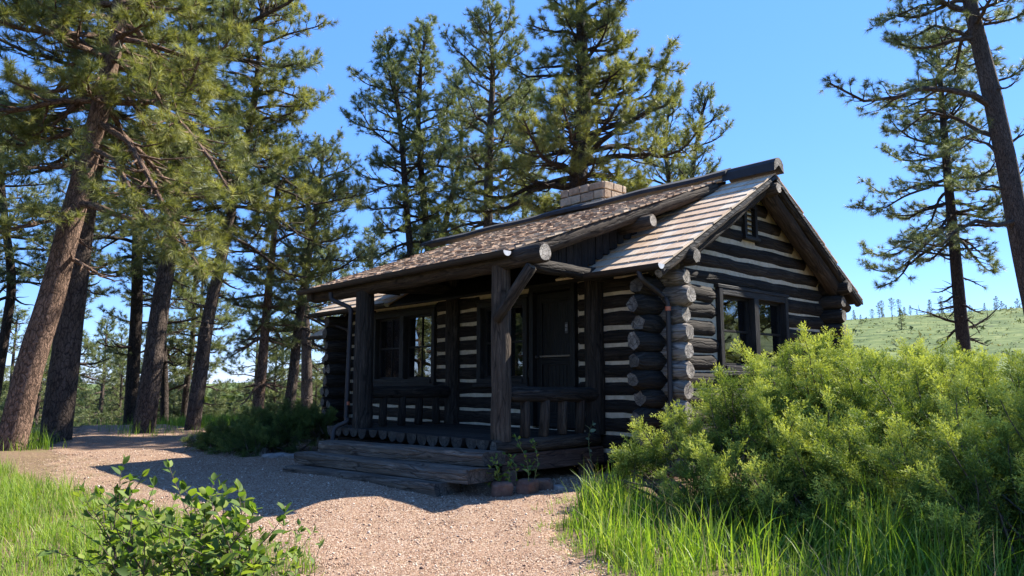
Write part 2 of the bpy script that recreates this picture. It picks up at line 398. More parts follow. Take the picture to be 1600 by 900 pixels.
def gable_wall(X, sgn, name, window=True):
    mb = MB(); holes = [WG, VG] if window else []
    for k in range(-1, 16):
        z = CS*k
        if z < 2.05:
            y0 = D-random.uniform(.42, .58); y1 = D+G+random.uniform(.36, .5)
            if z > 1.85: y0, y1 = D-.16, D+G+.16
        else:
            hw = (ZR-.16-z)/SL-.05
            if hw < .12: break
            y0, y1 = YR-hw, YR+hw
        hs = [(h[0], h[1]) for h in holes if h[2]-.02 < z < h[3]+.05]
        for s, e in intervals(y0, y1, hs):
            inner = z > 2.05
            log(mb, (X, s, z), (X, e, z), (.126 if z < 1.85 else .1145)*random.uniform(.97, 1.03), None, wob=.045,  n=11, cham=.19 if not inner else .01, facet=.27 if not inner else .05, capt=random.uniform(.15, .45))
    o = mb.build(name, [M['log'], M['end']], cabin)
    c = MB(); slab(c, 'y', X, D+.08, D+G-.08, -.40, 2.1, [WG] if window else [])
    hw = (ZR-.12-2.1)/SL
    c.prism([(X-.075, YR-hw, 2.1), (X-.075, YR+hw, 2.1), (X-.075, YR, ZR-.12)], (.15, 0, 0))
    c.build('chinking', M['chink'], o)
gable_wall(XC, 1, 'gable_wall'); gable_wall(XL, -1, 'gable_wall', False)
mb = MB()
for k in range(-2, 10):
    log(mb, (XL-.3, D+G, .11+CS*k), (XC+(.42 if k < 9 else .53), D+G, .11+CS*k-(.0 if k == 9 else 0)), .112 if k < 9 else .11, step=.4, capt=.4)
bw = mb.build('rear_wall', [M['log'], M['end']], cabin); c = MB(); c.box(((XL+XC)/2, D+G, .85), (XC-XL-.2, .15, 2.5)); c.build('chinking', M['chink'], bw)
# interior floor and dark partition so windows look into a dim room
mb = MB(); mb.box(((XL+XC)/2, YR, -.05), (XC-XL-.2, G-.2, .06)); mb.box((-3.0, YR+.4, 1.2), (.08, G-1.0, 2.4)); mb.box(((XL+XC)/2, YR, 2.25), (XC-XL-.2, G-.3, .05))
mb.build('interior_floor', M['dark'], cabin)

# ---- windows
def window(name, axis, pos, a0, a1, z0, z1, n, out, muntin=False, lab=None):
    """double-hung sashes side by side; out = +1/-1 outward direction"""
    fr = MB()
    def bx(m, ca, cz, wa, wz, off, th, mi=0):
        if axis == 'x': m.box((ca, pos+out*off, cz), (wa, th, wz), mi=mi, t=.6)
        else: m.box((pos+out*off, ca, cz), (th, wa, wz), mi=mi, t=.6)
    J = .085
    bx(fr, a0+J/2, (z0+z1)/2, J, z1-z0-.002, .045, .19); bx(fr, a1-J/2, (z0+z1)/2, J, z1-z0-.002, .045, .19)
    bx(fr, (a0+a1)/2, z1-J/2, a1-a0-2*J-.002, J, .043, .19); bx(fr, (a0+a1)/2, z0+J*.4, a1-a0-2*J-.002, J*.8, .052, .21)
    bx(fr, (a0+a1)/2, z0-.03, a1-a0+.10, .055, .09, .17); bx(fr, (a0+a1)/2, z1+.025, a1-a0+.06, .045, .075, .14)
    w = (a1-a0-2*J-(n-1)*.12)/n
    for i in range(n-1): bx(fr, a0+J+(i+1)*w+i*.12+.06, (z0+z1)/2, .12, z1-z0-2*J, .055, .19)
    o = fr.build('window', M['frame'], cabin, bevel=.006)
    for i in range(n):
        s0 = a0+J+i*(w+.12); s1 = s0+w; zb, zt = z0+J*.8, z1-J; zm = (zb+zt)/2
        sa = MB(); q = .034
        for (ca, cz, wa, wz, off) in ((s0+q/2, zm, q, zt-zb, .03), (s1-q/2, zm, q, zt-zb, .03), ((s0+s1)/2, zt-q/2, w-2*q, q, .03), ((s0+s1)/2, zb+q/2, w-2*q, q*1.2, .028), ((s0+s1)/2, zm, w-2*q, q*.8, .033)):
            bx(sa, ca, cz, wa, wz, off, .035)
        if muntin: bx(sa, s0+w*.5, (zm+zt)/2, .012, zt-zm-q, .028, .02); bx(sa, s0+w*.5, (zm+zb)/2, .012, zm-zb-q, .0281, .02)
        sa.build('sash', M['frame'], o)
        g = MB(); bx(g, (s0+s1)/2, (zm+zt)/2, w-2*q+.004, zt-zm-q, .015, .005); bx(g, (s0+s1)/2, (zm+zb)/2, w-2*q+.004, zm-zb-q, .022, .005); g.build('pane', M['glass'], o)
    return o
window('window', 'x', D, *WF1[:2], .62, 1.86, 2, -1, True)
window('window', 'x', D, *WF2[:2], .62, 1.84, 2, -1)
window('window', 'y', XC, *WG[:2], .78, 1.86, 2, 1)
# gable vent with slats
mb = MB(); a0, a1, z0, z1 = VG
for y in (a0+.03, a1-.03): mb.box((XC+.06, y, (z0+z1)/2), (.16, .06, z1-z0), t=.6)
mb.box((XC+.06, (a0+a1)/2, z1-.03), (.155, a1-a0-.12, .06), t=.6); mb.box((XC+.07, (a0+a1)/2, z0-.02), (.18, a1-a0+.06, .05), t=.6)
o = mb.build('gable_vent', M['frame'], cabin, bevel=.005)
mb = MB()
for i in range(6):
    rx = np.array(Matrix.Rotation(R(35), 3, 'Y')); mb.box((XC+.08, (a0+a1)/2, z0+.05+i*.07), (.07, a1-a0-.125, .012), rx, t=.5)
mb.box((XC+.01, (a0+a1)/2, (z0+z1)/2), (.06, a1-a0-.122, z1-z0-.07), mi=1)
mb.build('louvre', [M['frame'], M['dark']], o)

# ---- door
mb = MB(); a0, a1, z0, z1 = DR
for x in (a0+.04, a1-.04): mb.box((x, D-.06, 1.0), (.08, .18, 1.94), t=.5)
mb.box(((a0+a1)/2, D-.06, 1.93), (a1-a0-.162, .18, .08), t=.5)
mb.box(((a0+a1)/2, D-.02, .95), (a1-a0-.17, .05, 1.86), t=.2)
for zz, hh in ((1.80, .12), (.92, .10), (.12, .2)): mb.box(((a0+a1)/2, D-.055, zz), (a1-a0-.30, .028, hh), t=.45)
for x in (a0+.13, a1-.13): mb.box((x, D-.056, .95), (.10, .03, 1.82), t=.4)
door = mb.build('door', M['door'], cabin, bevel=.004)
mb = MB(); mb.box(((a0+a1)/2, D-.075, .99), (a1-a0-.30, .02, .022), t=.9); mb.build('push_bar', m_simple('worn_tan_wood', (.14, .10, .065), (.2, .15, .10), 15), door)
mb = MB()
for k in range(6): mb.box((a0+.28+k*.07, D-.045, .50), (.012, .01, .72))
mb.build('screen_bars', M['frame'], door)
pl = onp(885, 512, Y=D-.08)
mb = MB(); mb.box((pl[0], D-.078, pl[2]), (.05, .008, .15), t=.5)
o = mb.build('door_plate', m_simple('grey_plate', (.05, .05, .05), (.08, .08, .08), 9), door)
mb = MB(); kn = pl
for dz, s_ in ((.028, .03), (-.025, .03)):
    for dx in (-.014, .014): mb.box((pl[0]+dx, D-.0845, pl[2]+dz), (.004, .004, s_))
    for q in (-1, 0, 1): mb.box((pl[0], D-.0846, pl[2]+dz+q*s_/2), (.03, .004, .004))
mb.build('plate_marking', m_simple('pale_paint', (.35, .35, .35), (.4, .4, .4), 9), o)
hp = (a0+.14, D-.085, .98); mb = MB(); mb.tube([hp, (hp[0], D-.12, .98)], [.010, .010], 8); mb.tube([(hp[0], D-.12, .98), (hp[0], D-.15, .98)], [.024, .018], 10); mb.build('handle', M['gutter'], door)

# ---- porch frame
def part_log(name, a, b, r, r2=None, m='post', parent=cabin, **kw):
    mb = MB(); log(mb, a, b, r, r2, **kw); return mb.build(name, [M[m], M['end']], parent)
part_log('porch_post', (0, 0, -.02), (0, 0, 1.96), .118, .112, wob=.05, cham=0, facet=.02, capt=.2)
part_log('porch_post', (-W, 0, -.02), (-W, 0, 1.93), .145, .130, 'log', wob=.05, cham=0, facet=.02, capt=.2)
part_log('porch_post', (0, D-.16, -.02), (0, D-.16, 2.0), .128, .12, 'log', wob=.05, cham=0, facet=.02, capt=.2)
part_log('porch_post', (-W, D-.16, -.02), (-W, D-.16, 2.35), .12, .115, 'log', wob=.05, cham=0, facet=.02, capt=.2)
ZB = 2.02
part_log('porch_beam', (-4.55, 0, ZB-.03), (-.02, 0, ZB-.01), .10, .115, 'beam', wob=.12, cham=.03)
part_log('porch_beam', (-.20, -.01, ZB), (.73, 0, ZB+.01), .112, .112, 'post', wob=.06, cham=.015, facet=.03, capt=1.0)
part_log('brace', (.06, -.13, 1.33), (.55, -.03, 1.90), .066, .066, 'post', wob=.05, cham=.012, facet=.03, capt=.5)
part_log('tie_log', (.30, .10, 1.97), (.18, D+.1, 1.98), .085, .085, 'log', wob=.08, cham=.02)
part_log('tie_log', (-W, .0, 2.02), (-W, D, 2.12), .09, .09, 'log', wob=.08, cham=.02)
# rake log under the right edge of the porch roof
PE = (.306, -.144, 2.10); PSL = (3.60-2.10)/(YR+.144)
def pz(y): return 2.10+(y+.144)*PSL
def pxr(y): return .33+(y+.144)/(YR+.144)*.36
part_log('rake_log', (pxr(.06)-.14, .06, pz(.06)-.09), (pxr(3.6)-.10, 3.6, pz(3.6)-.09), .115, .10, 'post', wob=.05, cham=.02)
part_log('purlin', (.1, 2.02, 2.67), (.66, 2.02, 2.69), .092, .092, 'post', wob=.06, cham=.01, facet=.02, capt=.95)
part_log('purlin', (-W-1.1, D-.1, 2.50), (.08, D-.1, 2.52), .09, .09, 'log', wob=.06)
# vertical gable boards between the porch roof and the main roof
mb = MB(); y = .12
while y < 3.5:
    w = random.uniform(.13, .16); yc = y+w/2; zt = pz(yc)-.1; zb = max(1.99, roofz(yc)+.02) if yc > D-OV else 1.99
    if zt-zb > .03: mb.box((.12+random.uniform(-.004, .004), yc, (zt+zb)/2), (.03, w-.012, zt-zb))
    y += w
mb.build('gable_boards', M['board'], cabin)
mb = MB(); y = .12
while y < 3.5:
    w = random.uniform(.13, .16); yc = y+w/2; zt = pz(yc)-.1; zb = max(2.1, roofz(yc)+.02) if yc > D-OV else 2.1
    if zt-zb > .03: mb.box((-4.2, yc, (zt+zb)/2), (.03, w-.012, zt-zb))
    y += w
mb.build('gable_boards', M['board'], cabin)

# ---- porch floor of half-logs, sill beams
mb = MB(); xs = np.linspace(-3.72, .02, 17)
for i in range(16):
    xc = (xs[i]+xs[i+1])/2; r = (xs[i+1]-xs[i])/2*random.uniform(.88, .98); n = 12
    y0 = -.17+random.uniform(-.025, .02); drop = random.uniform(.85, 1.25)
    prof = [(-1, .0), (-.9, -.5), (-.6, -.88), (-.2, -1.05), (.25, -1.03), (.65, -.85), (.92, -.45), (1, 0)]
    poly = [(xc+p[0]*r, y0, p[1]*r*drop-.005) for p in prof]
    k = len(mb.V); tt = random.random(); cc = random.uniform(.0, .08)
    mb.V += poly + [(p[0], D-.1, p[2]) for p in poly]
    kk = len(mb.V); mb.V += poly
    mb.face(list(range(kk, kk+8)), [(p[0], p[2]) for p in poly], 1, cc)
    for a in range(8):
        b = (a+1) % 8; mb.face([k+a, k+b, k+8+b, k+8+a], [(0, a*.05), (0, a*.05+.05), (1.8, a*.05+.05), (1.8, a*.05)], 0, tt)
mb.build('porch_floor', [M['log'], M['end']], cabin)
part_log('sill_log', (.06, -.16, -.075), (.06, D-.2, -.075), .078, .078, 'post', wob=.05, cham=.01, capt=.3)
mb = MB(); mb.box((.03, .78, -.26), (.16, 1.7, .20), t=.8, jit=.006); mb.build('sill_beam', M['sill'], cabin, bevel=.012)
mb = MB(); mb.box((-1.85, .05, -.26), (3.55, .16, .19), t=.3, jit=.006); mb.box((-3.6, .8, -.26), (.16, 1.5, .19), t=.3); mb.build('sill_beam', M['board'], cabin)
# ---- railings
def railing(x, posx, y0, y1, post_ys, face):
    mb = MB(); log(mb, (x, y0, .50), (x, y1, .48), .090, .095, wob=.06, cham=.03)
    o = mb.build('railing', [M['log'], M['end']], cabin)
    for y in post_ys:
        b = MB(); log(b, (x+random.uniform(-.02, .02), y, .0), (x+random.uniform(-.02, .02), y+random.uniform(-.02, .02), .43), .062, .055, wob=.06, cham=.015, n=10, facet=.1)
        b.build('baluster', [M['post' if face else 'log'], M['end']], o)
railing(0.02, 0, .10, D-.10, [.34, .66, .98, 1.30], True)
railing(-W, 0, .12, D-.25, [.34, .66, .98, 1.30], False)

# ---- roofs
def shingles(mb, p0, udir, vdir, nrm, ulo, uhi, vlen, expo, th, jit, tint=(.0, 1.0), ww=(.09, .17), exj=.015, tv=.25):
    """p0: eave origin; ulo/uhi functions of v; boards laid up the slope"""
    udir, vdir, nrm = [np.asarray(x, float) for x in (udir, vdir, nrm)]
    v = -.02; row = 0
    while v < vlen-.02:
        e = expo; u = ulo(v)-random.random()*.05; hi = uhi(v)
        while u < hi-.01:
            w = random.uniform(*ww); w = min(w, hi-u)
            L = e*1.9; vv = v+random.uniform(-1, 1)*exj; L = min(L, vlen-vv+.02)
            t = th*random.uniform(1-tv, 1+tv)
            a = max(u, ulo(v)); b_ = u+w-random.uniform(.003, .012)
            if b_-a > .015:
                lift = random.uniform(0, jit)
                base = np.asarray(p0)
                # wedge: butt thick and raised, head thin
                def P(uu, v_, h): return tuple(base+udir*uu+vdir*v_+nrm*h)
                h0 = th*.45+lift; h1 = .004
                k = len(mb.V)
                mb.V += [P(a, vv, h0), P(b_, vv, h0+random.uniform(-jit, jit)*.5), P(b_, vv+L, h1), P(a, vv+L, h1),
                         P(a, vv, h0+t), P(b_, vv, h0+t), P(b_, vv+L, h1+.006), P(a, vv+L, h1+.006)]
                tt = random.uniform(*tint); ox, oy = random.random()*7, random.random()*7
                uvq = [(oy, a+ox), (oy, b_+ox), (oy+L, b_+ox), (oy+L, a+ox)]
                mb.face([k+3, k+2, k+1, k], uvq[::-1], 0, tt); mb.face([k+4, k+5, k+6, k+7], uvq, 0, tt)
                mb.face([k, k+1, k+5, k+4], [(oy, a+ox), (oy, b_+ox), (oy+.02, b_+ox), (oy+.02, a+ox)], 0, tt)
                mb.face([k+1, k+2, k+6, k+5], [(oy, ox), (oy+L, ox), (oy+L, ox+.02), (oy, ox+.02)], 0, tt)
                mb.face([k+3, k, k+4, k+7], [(oy, ox), (oy+L, ox), (oy+L, ox+.02), (oy, ox+.02)], 0, tt)
            u += w
        v += e*random.uniform(.97, 1.03); row += 1
al = math.atan(SL); VL = (G/2+OV)/math.cos(al)
def main_roof():
    d = MB()          # deck boards
    for sg in (-1, 1):
        ye = YR+sg*(G/2+OV)
        d.prism([(XL-.47, YR, ZR-.035), (XL-.47, ye, ZME-.035), (XL-.47, ye, ZME-.075), (XL-.47, YR, ZR-.075)], (XR-XL+.45, 0, 0), t=.4)
    o = d.build('main_roof', M['board'], cabin)
    s = MB()
    for (x0, x1) in ((-.25, XR), (XL-.48, -4.15)):
        shingles(s, (0, D-OV, ZME-.03), (1, 0, 0), (0, math.cos(al), math.sin(al)), (0, -math.sin(al), math.cos(al)), lambda v: x0, lambda v: x1, VL, .245, .027, .0006, (.25, .95), (.10, .22), .002, .08)
    shingles(s, (0, D+G+OV, ZME-.03), (1, 0, 0), (0, -math.cos(al), math.sin(al)), (0, math.sin(al), math.cos(al)), lambda v: XL-.48, lambda v: XR, VL, .245, .024, .006, (0, 1), (.10, .20), .02)
    s.build('shingles', M['shake'], o)
main_roof()
be = math.atan(PSL); PVL = (YR+.144)/math.cos(be)
def porch_roof():
    d = MB()
    XPL = -4.67
    a = [(XPL, -.12, 2.07), (.30, -.12, 2.07), (.64, YR, 3.555), (XPL, YR, 3.555)]
    k = len(d.V); d.V += a+[(p[0], p[1], p[2]-.04) for p in a]
    for f in ([0, 1, 2, 3], [7, 6, 5, 4], [0, 4, 5, 1], [1, 5, 6, 2], [3, 7, 4, 0]): d.face([k+i for i in f], [(d.V[k+i][1], d.V[k+i][0]) for i in f], 0, .4)
    o = d.build('porch_roof', M['board'], cabin)
    s = MB()
    shingles(s, (0, -.16, 2.075), (1, 0, 0), (0, math.cos(be), math.sin(be)), (0, -math.sin(be), math.cos(be)), lambda v: XPL-.02, lambda v: .33+v/PVL*.36, PVL, .15, .020, .012, (0, 1), (.07, .16), .03)
    s.build('shingles', M['shake2'], o)
porch_roof()
# ridge caps
mb = MB()
def ridge(mb, x0, x1, z, r):
    n = 14
    for sg in (-1, 1):
        st = max(2, int((x1-x0)/.5))
        for i in range(st):
            xa = x0+(x1-x0)*i/st; xb = x0+(x1-x0)*(i+1)/st+.004
            za = z+.012*math.sin(i*1.7); zb_ = z+.012*math.sin((i+1)*1.7)
            c = math.atan(.5); wv = r
            p = [(xa, YR, za), (xb, YR, zb_), (xb, YR+sg*wv, zb_-wv*.50), (xa, YR+sg*wv, za-wv*.50)]
            k = len(mb.V); mb.V += p+[(q[0], q[1], q[2]-.055) for q in p]; tt = .5
            for f in ([0, 1, 2, 3], [7, 6, 5, 4], [2, 6, 7, 3], [0, 3, 7, 4], [1, 5, 6, 2]): mb.face([k+j for j in (f if sg < 0 else f[::-1])], [(mb.V[k+j][0], mb.V[k+j][1]) for j in f], 0, tt)
ridge(mb, XL-.46, .72, ZR+.215, .15)
mb.build('ridge_cap', M['tar'], cabin)
mb = MB(); c_ = []
zc = ZR+.105; rr = .135
prof = [(-rr, -.11), (-rr*.92, .01), (-rr*.6, .065), (-rr*.2, .09), (rr*.2, .09), (rr*.6, .065), (rr*.92, .01), (rr, -.11), (rr*.55, -.07), (0, -.01), (-rr*.55, -.07)]
mb.prism([(.66, YR+a, zc+b) for a, b in prof], (XR+.05-.66, 0, 0))
o = mb.build('ridge_cap', [M['tar'], M['end']], cabin)
for p in o.data.polygons:
    if p.normal.x > .9: p.material_index = 1
# barge poles, rafters and purlins of the right gable
part_log('rake_pole', (XR-.06, D-OV-.02, ZME-.11), (XR-.07, YR-.05, ZR-.13), .058, .05, 'post', wob=.06, cham=.01, capt=.4)
part_log('rake_pole', (XR-.06, D+G+OV-.05, ZME-.09), (XR-.07, YR+.05, ZR-.13), .05, .05, 'log', wob=.06, cham=.01, capt=.2)
part_log('rafter_log', (XR-.20, D+G+.12, roofz(D+G+.12)-.21), (XR-.20, YR+.05, ZR-.22), .125, .12, 'beam', wob=.06, cham=.02, capt=.2)
part_log('rafter_log', (XR-.20, D-.12, roofz(D-.12)-.21), (XR-.20, YR-.05, ZR-.22), .11, .10, 'log', wob=.06, cham=.02, capt=.2)
part_log('ridge_purlin', (XC-.5, YR, ZR-.23), (XR+.03, YR, ZR-.23), .10, .095, 'post', wob=.12, cham=.04, facet=.2, capt=.7)
part_log('rafter_tail', (XR-.22, D+G+.05, 2.0), (XR-.22, D+G+OV-.08, ZME-.16), .075, .07, 'beam', wob=.1, cham=.03)
# gable fascia strips
for sg in (-1, 1):
    mb = MB(); ye = YR+sg*(G/2+OV)
    mb.prism([(XR-.03, YR, ZR-.04), (XR-.03, ye, ZME-.04), (XR-.03, ye, ZME-.09), (XR-.03, YR, ZR-.09)], (.025, 0, 0), t=.6)
    mb.build('fascia', M['frame'], cabin)
# rafter tails along the porch eave
for x in np.linspace(-4.45, -.35, 7):
    mb = MB(); rx = np.array(Matrix.Rotation(be, 3, 'X')); mb.box((x, .14, 2.115), (.075, .50, .075), rx); mb.build('rafter_tail', M['beam'], cabin, bevel=.005)
mb = MB(); mb.box((-4.45, -.10, 2.0), (.14, .10, .15), t=.6); mb.build('eave_block', M['beam'], cabin)
# gutters
def gutter(x0, x1, y, z, r=.058, z1=None):
    z1 = z if z1 is None else z1
    mb = MB(); n = 10; th = .004
    for i in range(n):
        a0, a1 = math.pi+math.pi*i/n, math.pi+math.pi*(i+1)/n
        for (ra, fl) in ((r, False), (r-th, True)):
            p = [(x0, y+ra*math.cos(a0), z+ra*math.sin(a0)), (x1, y+ra*math.cos(a0), z1+ra*math.sin(a0)), (x1, y+ra*math.cos(a1), z1+ra*math.sin(a1)), (x0, y+ra*math.cos(a1), z+ra*math.sin(a1))]
            if fl: p = p[::-1]
            mb.quad(*p, mi=0, t=.5)
    for (x, zz, s) in ((x0, z, 1), (x1, z1, -1)):
        poly = [(x, y+r*math.cos(math.pi+math.pi*i/n), zz+r*math.sin(math.pi+math.pi*i/n)) for i in range(n+1)]
        mb.prism(poly, (s*.004, 0, 0), mi=1)
    mb.tube([(x0, y-r, z), (x1, y-r, z1)], .007, 6)
    return mb.build('gutter', [M['gutter'], M['gut_in']], cabin)
gutter(-4.70, .34, -.205, 2.075); gutter(.21, XR+.0, D-OV-.05, ZME-.005); gutter(XL-.50, -4.2, D-OV-.05, ZME-.005)
def spout(pts, r=.034, strap=None):
    mb = MB(); P = []
    pts = [np.asarray(p, float) for p in pts]
    for i, p in enumerate(pts):          # round the elbows
        if 0 < i < len(pts)-1:
            a, b = pts[i-1]-p, pts[i+1]-p; d = min(.07, np.linalg.norm(a)/2, np.linalg.norm(b)/2); a = p+a/np.linalg.norm(a)*d; b = p+b/np.linalg.norm(b)*d
            for t in (0, .33, .66, 1): P.append((1-t)**2*a+2*t*(1-t)*p+t*t*b)
        else: P.append(p)
    mb.tube(P, r, 12, t=.6); o = mb.build('downspout', M['gutter'], cabin)
    if strap is not None:
        s = MB(); s.tube([(strap[0], strap[1], strap[2]-.025), (strap[0], strap[1], strap[2]+.025)], r+.004, 14, cap=True); s.build('strap', M['strap'], o)
g0 = onp(517, 457, Y=-.205); p1 = onp(517, 468, Y=-.20); p2 = onp(549, 492, Y=-.05); p3 = onp(549, 655, Y=-.12)
yb = -.12
spout([g0, p1, (-3.28, -.06, 1.72), (-3.27, -.10, .10), onp(545, 658, Y=-.14), onp(522, 668, Y=-.30), onp(519, 692, Y=-.36)], .034, (-3.27, -.085, .33))
a = onp(998, 424, Y=D-OV-.05); b = onp(1002, 436, Y=D-OV-.05)
q = onp(1045, 527, Y=D-.17)[0]; spout([a, b, (q-.05, D-.24, 1.66), (q, D-.17, 1.58), (q, D-.17, -.35)], .030, (q, D-.17, 1.49))
spout([(-6.62, D-OV-.06, ZME-.05), (-6.62, D-OV-.04, 1.82), (-6.20, D-.20, 1.62), (-6.20, D-.19, -.3)], .028, (-6.20, D-.19, .62))
# ---- rear wing, lower roof
mb = MB(); x0, x1, y0, y1 = -8.05, -6.75, 2.35, 5.2
for k in range(-2, 8):
    log(mb, (x0-.25, y0, .11+CS*k), (x1, y0, .11+CS*k), .108, step=.4, capt=.4)
    log(mb, (x0, y0-random.uniform(.25, .35), CS*k), (x0, y1, CS*k), .108, step=.4, capt=.4)
wg = mb.build('wing_wall', [M['log'], M['end']], cabin); c = MB(); c.box(((x0+x1)/2, y0, .7), (x1-x0, .14, 2.1)); c.box((x0, (y0+y1)/2, .7), (.14, y1-y0-.15, 2.1)); c.build('chinking', M['chink'], wg)
mb = MB(); mb.prism([(x0-.35, y0-.42, 1.60), (x0-.35, (y0+y1)/2, 2.75), (x0-.35, (y0+y1)/2, 2.70), (x0-.35, y0-.42, 1.55)], (1.75, 0, 0)); mb.prism([(x0-.35, y1+.42, 1.60), (x0-.35, (y0+y1)/2, 2.75), (x0-.35, (y0+y1)/2, 2.70), (x0-.35, y1+.42, 1.55)], (1.75, 0, 0))
o = mb.build('wing_roof', M['board'], cabin); s = MB(); g_ = math.atan(1.15/1.845)
shingles(s, (0, y0-.44, 1.60), (1, 0, 0), (0, math.cos(g_), math.sin(g_)), (0, -math.sin(g_), math.cos(g_)), lambda v: x0-.37, lambda v: -6.9, 2.17, .24, .024, .005); s.build('shingles', M['shake'], o)
gutter(x0-.40, -6.95, y0-.48, 1.59)
spout([(x0-.2, y0-.48, 1.55), (x0-.2, y0-.47, 1.45), (x0+.12, y0-.16, 1.25), (x0+.12, y0-.15, -.3)], .028)

# ---- chimney
c0 = onp(876, 300, Y=4.15)[0]; c1 = onp(943, 300, Y=4.15)[0]; zt = onp(943, 281, Y=4.15)[2]
dep = .62
mb = MB(); mb.box(((c0+c1)/2, 4.15+dep/2, (zt+3.1)/2-.03), (c1-c0-.03, dep-.03, zt-3.1)); ch = mb.build('chimney', M['mortar'], cabin)
mb = MB(); z = zt; row = 0
while z > 3.2:
    h = [.15, .17, .14][row % 3]
    for face in range(3):
        L = (c1-c0) if face == 0 else dep; u = 0
        while u < L-.01:
            w = random.uniform(.16, .34); w = w if L-u-w > .1 else L-u
            ww, hh = w-.018, h-.018
            if face == 0: mb.box((c0+u+w/2, 4.15+.04, z-h/2), (ww, .13, hh), jit=.010)
            elif face == 1: mb.box((c1-.05, 4.16+u+w/2, z-h/2), (.13, ww, hh), jit=.010)
            else: mb.box((c0+.05, 4.16+u+w/2, z-h/2), (.13, ww, hh), jit=.010)
            u += w
    z -= h; row += 1
mb.build('stones', M['stone'], ch, bevel=.014)
# foundation stones
for (x, y, s_) in ((.05, .02, .17), (.05, 1.35, .13), (-W, .05, .2), (.9, D, .22), (-1.5, .05, .17)):
    mb = MB(); mb.box((x, y, -.36-.09), (s_*1.3, s_*1.2, .22), jit=.02); mb.build('footing_stone', M['redrock'], cabin, bevel=.03)

# ================================================================== STEPS
steps = empty('timber_steps', (-1.3, -.9, -.53), 'three weathered dark timber steps leading up to the cabin porch', 'steps')
def timber(L, Rr, depth, hgt, splinter=False):
    L = np.array(L, float); Rr = np.array(Rr, float); ax = Rr-L; ln = np.linalg.norm(ax); ax /= ln
    up = np.array([0, 0, 1.]); bk = np.cross(up, ax); bk /= np.linalg.norm(bk)
    mb = MB(); n = 26; prof = [(0, -hgt), (-.008, -.10*hgt-.02), (.012, 0), (depth*.35, .006), (depth*.7, .002), (depth, -.004), (depth, -hgt)]
    rings = []; sd = random.random()*40; ox, oy = random.random()*9, random.random()*9
    for i in range(n+1):
        s = ln*i/n; ring = []
        for j, (b, z) in enumerate(prof):
            q = mnoise.noise(Vector((s*2.3+sd, j*.9, 0))); q2 = mnoise.noise(Vector((s*6+sd, j*1.3, 4)))
            d = .012*q+.006*q2
            e = 0
            if i in (0, n): d += .01*q2
            if splinter and s > ln*.62 and j in (2, 1): d -= .035*max(0, math.sin((s/ln-.62)/.38*math.pi))*(.6+.8*abs(q2))
            xs_ = s+(random.uniform(-.012, .012) if i in (0, n) else 0)
            ring.append(len(mb.V)); mb.V.append(tuple(L+ax*xs_+bk*(b-(d if j < 3 else 0))+up*(z+d*.7)))
        rings.append(ring)
    m = len(prof); acc = [0]
    for j in range(1, m+1): acc.append(acc[-1]+math.dist(prof[j % m], prof[j-1]))
    for i in range(n):
        for j in range(m):
            k = (j+1) % m; u0, u1 = ln*i/n+ox, ln*(i+1)/n+ox
            mb.face([rings[i][k], rings[i][j], rings[i+1][j], rings[i+1][k]], [(u0, acc[j+1]+oy), (u0, acc[j]+oy), (u1, acc[j]+oy), (u1, acc[j+1]+oy)], 0, .55)
    for ring, fl in ((rings[0], True), (rings[-1], False)):
        k = len(mb.V); mb.V += [mb.V[r_] for r_ in ring]; idx = list(range(k, k+m))
        mb.face(idx if not fl else idx[::-1], [(0, 0)]*m, 1, .12)
    return mb
def addstep(*a, **k):
    mb = timber(*a, **k); o = mb.build('step', [M['step'], M['end']], None)
    o.parent = steps; o.matrix_parent_inverse = Matrix.Translation(-Vector(steps.location))
addstep((-2.85, -.74, -.15), (.30, -.50, -.10), .34, .14)
addstep((-3.10, -.95, -.30), (.42, -.79, -.245), .36, .14, splinter=True)
r_ = onp(680, 757, Z=-.40); l_ = onp(443, 728, Z=-.455)
addstep(l_, r_, .34, .125)
# stones and debris beside the steps
def rock(name, loc, size, m, label, cat='rock', group=None, seed=0, nsub=3):
    import bmesh
    bm = bmesh.new(); bmesh.ops.create_icosphere(bm, subdivisions=nsub, radius=1)
    for v in bm.verts:
        n = mnoise.noise(v.co*1.3+Vector((seed, seed*2, 0)))*.35+mnoise.noise(v.co*3.1+Vector((seed, 0, 3)))*.12
        c = v.co*(1+n); c = Vector([math.copysign(abs(x)**.5, x) for x in c]); v.co = Vector((c.x*size[0], c.y*size[1], c.z*size[2]))
    me = bpy.data.meshes.new(name); bm.to_mesh(me); bm.free(); me.materials.append(M[m])
    o = link(name, me, None, loc); o.rotation_euler.z = seed; tag(o, label, cat, group); return o
def gpt(u, v, dz=0):
    p = ong(u, v); return (p[0], p[1], p[2]+dz)
rock('rock', gpt(408, 712, .05), (.12, .10, .085), 'rock', 'small pale pointed rock at the foot of the dark juniper left of the steps', seed=3)
rock('flat_stone', gpt(432, 715, .02), (.22, .15, .05), 'rock', 'low flat dark stone between the pale rock and the bottom step', seed=5)
rock('flat_stone', gpt(462, 716, .02), (.17, .12, .05), 'rock', 'flat stone tucked against the left end of the bottom step', seed=8)
rock('stone_block', (.48, -.40, -.47), (.11, .10, .09), 'redrock', 'reddish stone block at the right end of the middle step', seed=1, nsub=3)
rock('stone_block', (.56, -.12, -.46), (.13, .10, .09), 'redrock', 'reddish stone with weeds growing on it beside the porch corner post', seed=2)
rock('stone_block', (.50, .14, -.47), (.12, .09, .08), 'redrock', 'squarish red stone under the sill beam right of the weedy stone', seed=4)
rock('rock', (.66, .26, -.50), (.08, .06, .04), 'rock', 'small grey broken rock right of the red stones by the porch', seed=6)

